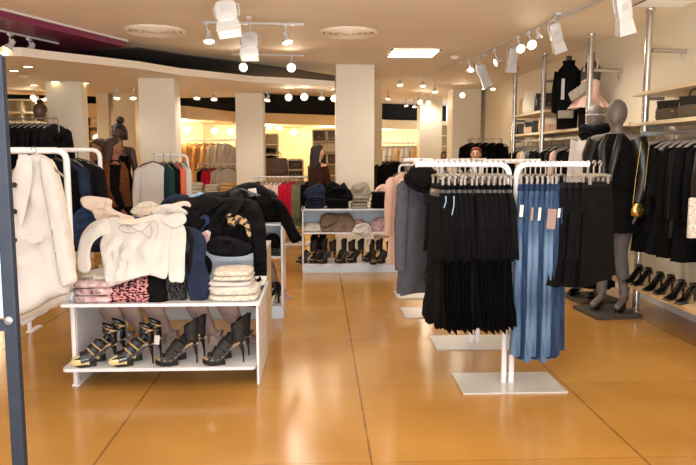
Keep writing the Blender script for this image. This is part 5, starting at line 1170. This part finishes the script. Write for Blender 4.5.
def person(px, Y, H, rz, lab, skin='skin', hr='hairk', coat='brown', L=.5, arms=ARMS, coat_z=.62, trousers='black', lean=(0, 0), bun=False, nm='person', cat='person', hairL=None, vest=None):
    x = WX(px, Y); t = thing(nm, lab, cat, (x, Y, 0), rz); s = H/1.75
    ch, ext, v = figure(H, arms, LEGS, lean); body('body', M[skin], t, ch, None, ext, vox=.012, smooth=5); face(t, v, s, skin); hair(t, v, s, hr, L, bun)
    mb = MB()
    ringloft(mb, [(p.z, p.x, p.y, a*s, b*s, f) for p, a, b, f in ((v(0, 0, 1.49), .07, .065, 0), (v(0, 0, 1.455), .15, .095, 0), (v(0, 0, 1.38), .20, .13, .01), (v(0, 0, 1.15), .175, .135, .03), (v(0, 0, .95), .20, .155, .03), (v(0, 0, coat_z), .225, .17, .05), (v(0, 0, coat_z+.01), .18, .13, .03))], 6, 2); mb.build('coat', M[coat], t)
    for sg, (e, w_, hd) in arms: MB().tube([v(sg*.165, 0, 1.43), v(*e), v(*w_)], [.068*s, .055*s, .04*s], 12).build('sleeve', M[coat], t)
    for sg in (-1, 1):
        MB().tube([v(sg*.085, .01, .9), v(sg*.09, -.02, .5), v(sg*.1, .02, .08)], [.10*s, .075*s, .06*s], 12).build('trouser_leg', M[trousers], t); MB().ell(v(sg*.105, -.06, .045), (.045*s, .13*s, .045*s), 12, 8).build('shoe', M['suede'], t)
    if vest:
        mb = MB(); ringloft(mb, [(p.z, p.x, p.y, a*s, b*s, f) for p, a, b, f in ((v(0, 0, 1.46), .16, .11, .02), (v(0, 0, 1.36), .215, .15, .03), (v(0, 0, 1.2), .20, .16, .04), (v(0, 0, .92), .215, .17, .05), (v(0, 0, .93), .17, .13, .03))], 8, 3); mb.build('fur_vest', M[vest], t)
    return t
A_read = [(-1, ((-.2, -.05, 1.16), (-.1, -.26, 1.12), (.4, -.9, .1))), (1, ((.2, -.05, 1.16), (.1, -.26, 1.12), (-.4, -.9, .1)))]
person(318, 10.3, 1.69, 2.2, 'woman with long dark hair in brown coat, seen from behind, left of middle column', coat='brown', arms=A_read, L=.32)
person(475, 10.6, 1.66, -.35, 'auburn-haired woman in black behind the racks, face toward the camera', hr='haira', coat='black2', L=.26)
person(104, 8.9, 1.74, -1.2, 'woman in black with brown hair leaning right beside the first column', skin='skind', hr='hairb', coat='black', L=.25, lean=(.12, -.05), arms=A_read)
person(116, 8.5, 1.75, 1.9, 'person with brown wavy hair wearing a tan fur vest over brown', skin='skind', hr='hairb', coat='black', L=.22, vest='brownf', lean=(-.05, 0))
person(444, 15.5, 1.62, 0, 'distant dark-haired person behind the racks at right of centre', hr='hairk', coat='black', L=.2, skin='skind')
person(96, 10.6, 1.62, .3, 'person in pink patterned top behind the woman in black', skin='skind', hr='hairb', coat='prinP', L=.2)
# dark mannequin with a bun, dark bare shoulders
x = WX(121, 9.05); t = thing('mannequin', 'dark mannequin with a high bun standing before the second column', 'mannequin', (x, 9.05, .14), -.3); tag(MB().box((0, 0, 0), (.5, .5, .138), bev=.01).build('display_plinth', M['woodlt'], smooth=False, loc=(x, 9.05, .069)), 'pale block under the dark mannequin with a bun', 'plinth')
H = 1.80; s = H/1.75; ch, ext, v = figure(H, ARMS, LEGS); body('body', M['mdark'], t, ch, None, ext); hair(t, v, s, 'hairk', .02, True); face(t, v, s, 'mdark')
mb = MB(); ringloft(mb, [(v(0, 0, 1.36).z, 0, 0, .16*s, .12*s, 0), (v(0, 0, 1.15).z, 0, 0, .14*s, .11*s, .02), (v(0, 0, .98).z, 0, 0, .18*s, .14*s, .03), (v(0, 0, .6).z, 0, 0, .24*s, .18*s, .08), (v(0, 0, .3).z, 0, 0, .26*s, .2*s, .1), (v(0, 0, .31).z, 0, 0, .2*s, .15*s, .06)], 8, 1); mb.build('dress', M['black'], t)
MB().lathe([(.2, 0), (.2, .015), (.02, .03)], n=24).build('base', M['steel'], t)
# head form at top left above the coats
c = W(37, 117, 9.5); t = thing('display_bust', 'dark mannequin head displayed above the black coats at left', 'mannequin head', (c.x, 9.6, c.z-.16))
mb = MB(); ringloft(mb, [(0, 0, 0, .10, .07, 0), (.03, 0, 0, .07, .06, 0), (.07, 0, 0, .048, .05, 0), (.13, 0, 0, .05, .055, 0), (.18, 0, -.01, .07, .085, 0), (.25, 0, 0, .08, .1, 0), (.32, 0, 0, .065, .08, 0), (.345, 0, 0, .03, .035, 0)]); mb.build('head', M['mdark'], t)
mb = MB(); mb.ell((0, .02, .27), (.088, .1, .09), 16, 10); mb.ell((0, .03, .37), (.045, .045, .04), 12, 8); mb.build('hair', M['hairk'], t)
a, b = W(8, 116, 9.8), W(50, 117.5, 9.8); o = MB().box((0, 0, 0), (b.x-a.x+.6, .32, .03)).build('wall_shelf', M['woodlt'], smooth=False); o.location = ((a.x+b.x)/2-.3, 9.62, a.z-.1); tag(o, 'shelf behind the black coats carrying a mannequin head', 'shelf')
# ============================================================ BACK ZONE
def backY(x):
    for (x0, y0), (x1, y1) in zip(BP[:-1], BP[1:]):
        if x0 <= x <= x1: return y0+(y1-y0)*(x-x0)/(x1-x0)
    return 15
def wrail(px0, px1, py, Y, lab, ground=True):
    A, B = W(px0, py, Y), W(px1, py, Y); t = thing('clothes_rail', lab, 'rail', ((A.x+B.x)/2, Y, 0 if ground else A.z)); w = (B.x-A.x)/2; z = A.z if ground else 0
    MB().tube([(-w, 0, z), (w, 0, z)], .016, 8).build('bar', M['whitem'], t)
    for s in (-1, 1):
        MB().tube([(s*w, 0, 0 if ground else -.02), (s*w, 0, z)] if ground else [(s*w, 0, 0), (s*w, .35, 0)], .016, 8).build('upright', M['whitem'], t)
    if ground: MB().box((0, 0, .01), (2*w, .4, .02)).build('base', M['whitem'], t, smooth=False)
    return A.z
gt = g_coat('tan', w=.46, L=.86, seed=21, depth=.09); gb = g_coat('camel', w=.44, L=.8, seed=22, depth=.08, collar=False); pass
Yq = 14.6; zq = wrail(186, 236, 140, Yq, 'upper far rail with tan coats and cream blouses', True)
for i, (px, m_, w_, lab) in enumerate([(190, 'ivory', 0, 'white top leftmost on the upper far rail'), (198, None, .3, 'tan coat on upper far rail, facing front'), (206, 'tan', .5, 'tan coat on upper far rail, second'), (213, 'camel', .6, 'camel coat on the upper far rail, third'), (219, 'cream', .5, 'cream blouse on the upper far rail beside the camel coat'), (226, 'ivory', .4, 'ivory blouse near the third column on the upper far rail')]):
    place(gt, (WX(px, Yq), Yq-.05+.02*i, zq-.02), w_, lab, 'coat', m=m_)
    hanger((WX(px, Yq), Yq-.05+.02*i, zq+.02), w_, 'hanger on the upper far rail', 'hangers on the upper far rail', m='hangd')
Yr = 13.4; zr_ = wrail(198, 236, 164, Yr, 'lower far rail with black, red and cream clothes', True)
for i, (px, m_, w_, lab) in enumerate([(202, 'black', 1.1, 'black top on the lower far rail beside the red one'), (206, 'black2', 1.1, 'black top leftmost pair on the lower far rail'), (211, 'red', 1.0, 'red top on the lower far rail'), (215, 'red', 1.0, 'second red top on the lower far rail'), (222, 'cream', .4, 'cream cardigan on the lower far rail'), (229, 'ivory', .3, 'ivory jumper on the lower far rail beside the third column')]):
    place(gb, (WX(px, Yr), Yr-.02*i, zr_-.02), w_, lab, 'top', m=m_, scale=.95)
    hanger((WX(px, Yr), Yr-.02*i, zr_+.02), w_, 'hanger on the lower far rail', 'hangers on the lower far rail', m='hangd')
Ys = 11.9; zs_ = wrail(254, 312, 177, Ys, 'far white rail with pink, crimson and olive clothes between columns', True)
seq = ['black2', 'camel', 'blush', 'pink', 'blush', 'pink', 'red', 'red', 'red', 'olive', 'olive', 'black']
nmx = {'black2': 'black', 'black': 'black', 'camel': 'camel', 'blush': 'blush pink', 'pink': 'pale pink', 'red': 'crimson', 'olive': 'grey-green'}
for i, m_ in enumerate(seq):
    px = 259+i*4.4
    place(gb, (WX(px, Ys), Ys, zs_-.02), 1.15, nmx[m_]+' garment on the far rail between third and middle columns'+(', leftmost' if i == 0 else ', rightmost' if i == 11 else ''), 'garment', nmx[m_]+' garments on the far middle rail' if seq.count(m_) > 1 else None, m=m_, scale=(1, 1, .92))
    hanger((WX(px, Ys), Ys, zs_+.02), 1.15, 'hanger on the far middle rail', 'hangers on the far middle rail', m='hangd')
# niche shelving behind
def niche(px0, px1, py0, py1, Y, rows, cols, lab):
    A, B = W(px0, py1, Y), W(px1, py0, Y); w, h = B.x-A.x, B.z-A.z; t = thing('niche_shelf', lab, 'shelving', ((A.x+B.x)/2, Y, 0)); mb = MB()
    for i in range(rows+1): MB().box((0, .16, A.z+h*i/rows), (w-.032, .34, .03)).build('shelf', M['woodlt'], t, smooth=False)
    for i in range(cols+1): MB().box((-w/2+w*i/cols, .16, B.z/2), (.03, .34, B.z)).build('side_board', M['woodlt'], t, smooth=False)
    mb = MB(); mb.box((0, .33, B.z/2), (w, .02, B.z)); mb.build('back_board', M['warm'], t, smooth=False)
    return A, B
A, B = niche(262, 278, 134, 176, 16.0, 4, 1, 'pale niche shelving left, behind the pink clothes rail')
for i, py in enumerate((151, 158, 165)):
    c = W(270, py, 15.95); folded('folded_clothes', (c.x, 16.05, c.z-.04), (.24, .22, .1), M['black2'], 2, 0, 'stack of dark clothes in the left niche, '+('top shelf', 'second shelf', 'third shelf')[i], 'folded clothes', None, i)
handbag((WX(274, 14.5), 14.5, zY(177, 14.5, 274)), 0, .62, .40, .2, 'bagbr', 'brown rounded leather bag on the far shelf')
o = MB().box((0, 0, 0), (.9, .4, zY(177, 14.5, 274)-.005), bev=.01).build('display_plinth', M['woodlt'], smooth=False); o.location = (WX(277, 14.5), 14.55, (zY(177, 14.5, 274)-.005)/2); tag(o, 'pale display block under the brown rounded bag', 'display block')
A, B = niche(288, 303, 160, 180, 15.2, 2, 1, 'small pale niche unit with boxes, left of the dark-haired woman')
for i, py in enumerate((168, 178)):
    c = W(295, py, 15.1); handbag((c.x, 15.3, c.z), 0, .3, .2, .16, 'bagkh', 'small brown bag in the niche unit, '+('upper' if i == 0 else 'lower'), handle=False)
A, B = niche(313, 341, 130, 176, 15.8, 4, 2, 'tall pale niche shelving beside the middle column')
for px, py, m_, lab in ((319, 141, 'bagkh', 'khaki bag in the top left niche'), (330, 141, 'greyk', 'grey bag in the top right niche'), (331, 152.5, 'bagw', 'white bag in the second niche'), (320, 153, 'bagb', 'beige bag in the second left niche'), (331, 164, 'bagbr', 'brown bag in the third niche'), (320, 165, 'leather', 'black bag in the third left niche')):
    c = W(px, py, 15.7); handbag((c.x, 15.93, c.z+.02), 0, .30, .2, .16, m_, lab+' beside the middle column', handle=False)
# right bay beyond: beige clothes
Yt = 17.6; zt_ = wrail(383, 419, 143, Yt, 'far rail with cream and beige clothes right of the middle column', True)
for i, (px, m_) in enumerate([(387, 'camel'), (392, 'ivory'), (397, 'cream'), (402, 'camel'), (407, 'cream'), (411, 'ivory'), (416, 'camel')]):
    place(gb, (WX(px, Yt), Yt-.03*i, zt_-.02), .2+.1*i, ('camel' if m_ == 'camel' else 'ivory' if m_ == 'ivory' else 'cream')+' garment on the far rail right of the middle column', 'garment', ('camel' if m_ == 'camel' else 'ivory' if m_ == 'ivory' else 'cream')+' garments on the far right rail', m=m_)
    hanger((WX(px, Yt), Yt-.03*i, zt_+.02), .2, 'hanger on the far rail right of middle column', 'hangers on the far right rail', m='hangd')
t = thing('clothes_rack', 'far dark coats rack low behind the blush cardigan', 'clothes rack', (WX(390, 13), 13, 0)); z13 = zY(157, 13, 390)
MB().tube([(-.3, 0, 0), (-.3, 0, z13), (.3, 0, z13), (.3, 0, 0)], .015, 8).build('frame', M['steel'], t); MB().box((0, 0, .01), (.62, .4, .02)).build('base', M['steel'], t, smooth=False)
for i, m_ in enumerate(('brown', 'black', 'black2')):
    place(gb, (WX(385+5*i, 13), 13, z13-.02), .4, {'brown': 'dark brown', 'black': 'black', 'black2': 'soft black'}[m_]+' coat on the dark rack behind the blush cardigan', 'coat', m=m_); hanger((WX(385+5*i, 13), 13, z13+.02), .4, 'hanger on the dark rack behind blush cardigan', 'hangers on the far dark rack', m='hangd')
# narrow far shelves right of first right column
A, B = niche(440, 452, 125, 178, 19.0, 5, 1, 'far pale niche shelving between the two right columns')
# left bay behind black coats: bright shelving
A, B = niche(10, 50, 100, 150, 11.6, 4, 3, 'bright pale niche shelving behind the black coats at left')
A, B = niche(87, 101, 112, 170, 13.4, 4, 1, 'bright pale niche shelving between the first columns')
for i, (px, py, m_) in enumerate(((94, 127, 'bagw'), (94, 141, 'bagb'), (94, 155, 'bagkh'))):
    c = W(px, py, 13.3); handbag((c.x, 13.52, c.z), 0, .26, .2, .14, m_, ('white', 'beige', 'khaki')[i]+' bag in the niche between the first columns', handle=False)
# low table of folded clothes behind white blouse rack
t = thing('display_table', 'pale low table with folded cream clothes under the lower far rail', 'table', (WX(205, 12.4), 12.4, 0))
zt3 = zY(192, 12.4, 205); MB().box((0, 0, zt3-.02), (1.2, .7, .04)).build('table_top', M['woodlt'], t, smooth=False)
for sx in (-1, 1):
    for sy in (-1, 1): MB().box((sx*.55, sy*.3, (zt3-.04)/2), (.05, .05, zt3-.04)).build('leg', M['woodlt'], t, smooth=False)
for i in range(4): folded('folded_jumper', (WX(205, 12.4)-.42+.28*i, 12.35, zt3+.001), (.25, .32, .14+.03*(i % 2)), M[('ivory', 'cream', 'lace', 'camel')[i]], 3, 0, ('ivory', 'cream', 'white lace', 'camel')[i]+' folded jumper on the pale low table', 'folded jumper', None, i)
# ============================================================ LIGHT
w = bpy.data.worlds.new('daylight_from_shop_front'); sc.world = w; w.use_nodes = True
bg = w.node_tree.nodes['Background']; bg.inputs[0].default_value = (.86, .93, 1, 1); bg.inputs[1].default_value = 1.5
def area(loc, rot, sx, sy, e, col):
    l = bpy.data.lights.new('area', 'AREA'); l.shape = 'RECTANGLE'; l.size = sx; l.size_y = sy; l.energy = e; l.color = col
    o = bpy.data.objects.new('area_lamp', l); C.objects.link(o); o.location = loc; o.rotation_euler = rot; return o
area((0, -1.2, 1.9), (math.radians(86), 0, 0), 7, 2.2, 50, (1, .97, .95))      # added front fill behind the camera, standing in for its flash
area((0, -.6, 1.2), (math.radians(158), 0, 0), 3, 1.2, 460, (1, .96, .9))  # added uplight that brightens the ceiling, as a bounced flash would
for x, y, e in [(-2.6, 2.6, 22), (.8, 2.6, 12), (2.4, 3.6, 26), (-3, 6, 38), (-.4, 6.5, 46), (1.2, 7.5, 50), (2.6, 7.6, 30), (2.0, 10, 46), (-.2, 9, 20), (1.4, 13.5, 60), (2.5, 16, 40)]:  # added downward fill across the shop, apart from the modelled spots
    lamp((x, y, 2.88), e, (0, 0, -1), 155, (1, .98, .95) if y < 5 else (1, .92, .82), .1)
for x, y, e in [(-5.5, 9.0, 40), (-3.2, 9, 34), (-1.6, 10.2, 34), (-.3, 11, 22), (-4.5, 11.5, 30), (-6, 12, 30)]:
    lamp((x, y, 2.55), e, (0, 0, -1), 150, (1, .92, .8), .1)
for x, y, e in [(-6.5, 13.4, 34), (-4.5, 14, 42), (-2.9, 14.7, 42), (-1.3, 16.6, 44), (.2, 17.5, 44), (1.9, 19.6, 46), (3, 20, 30)]:  # added warm fill behind the bulkhead, apart from the shelf lamps
    pt((x, y, 2.1), e, (1, .84, .6))
sc.view_settings.view_transform = 'Standard'; sc.view_settings.look = 'None'; sc.view_settings.exposure = .1
try: sc.cycles.use_denoising = True
except Exception: pass
bpy.context.view_layer.update()
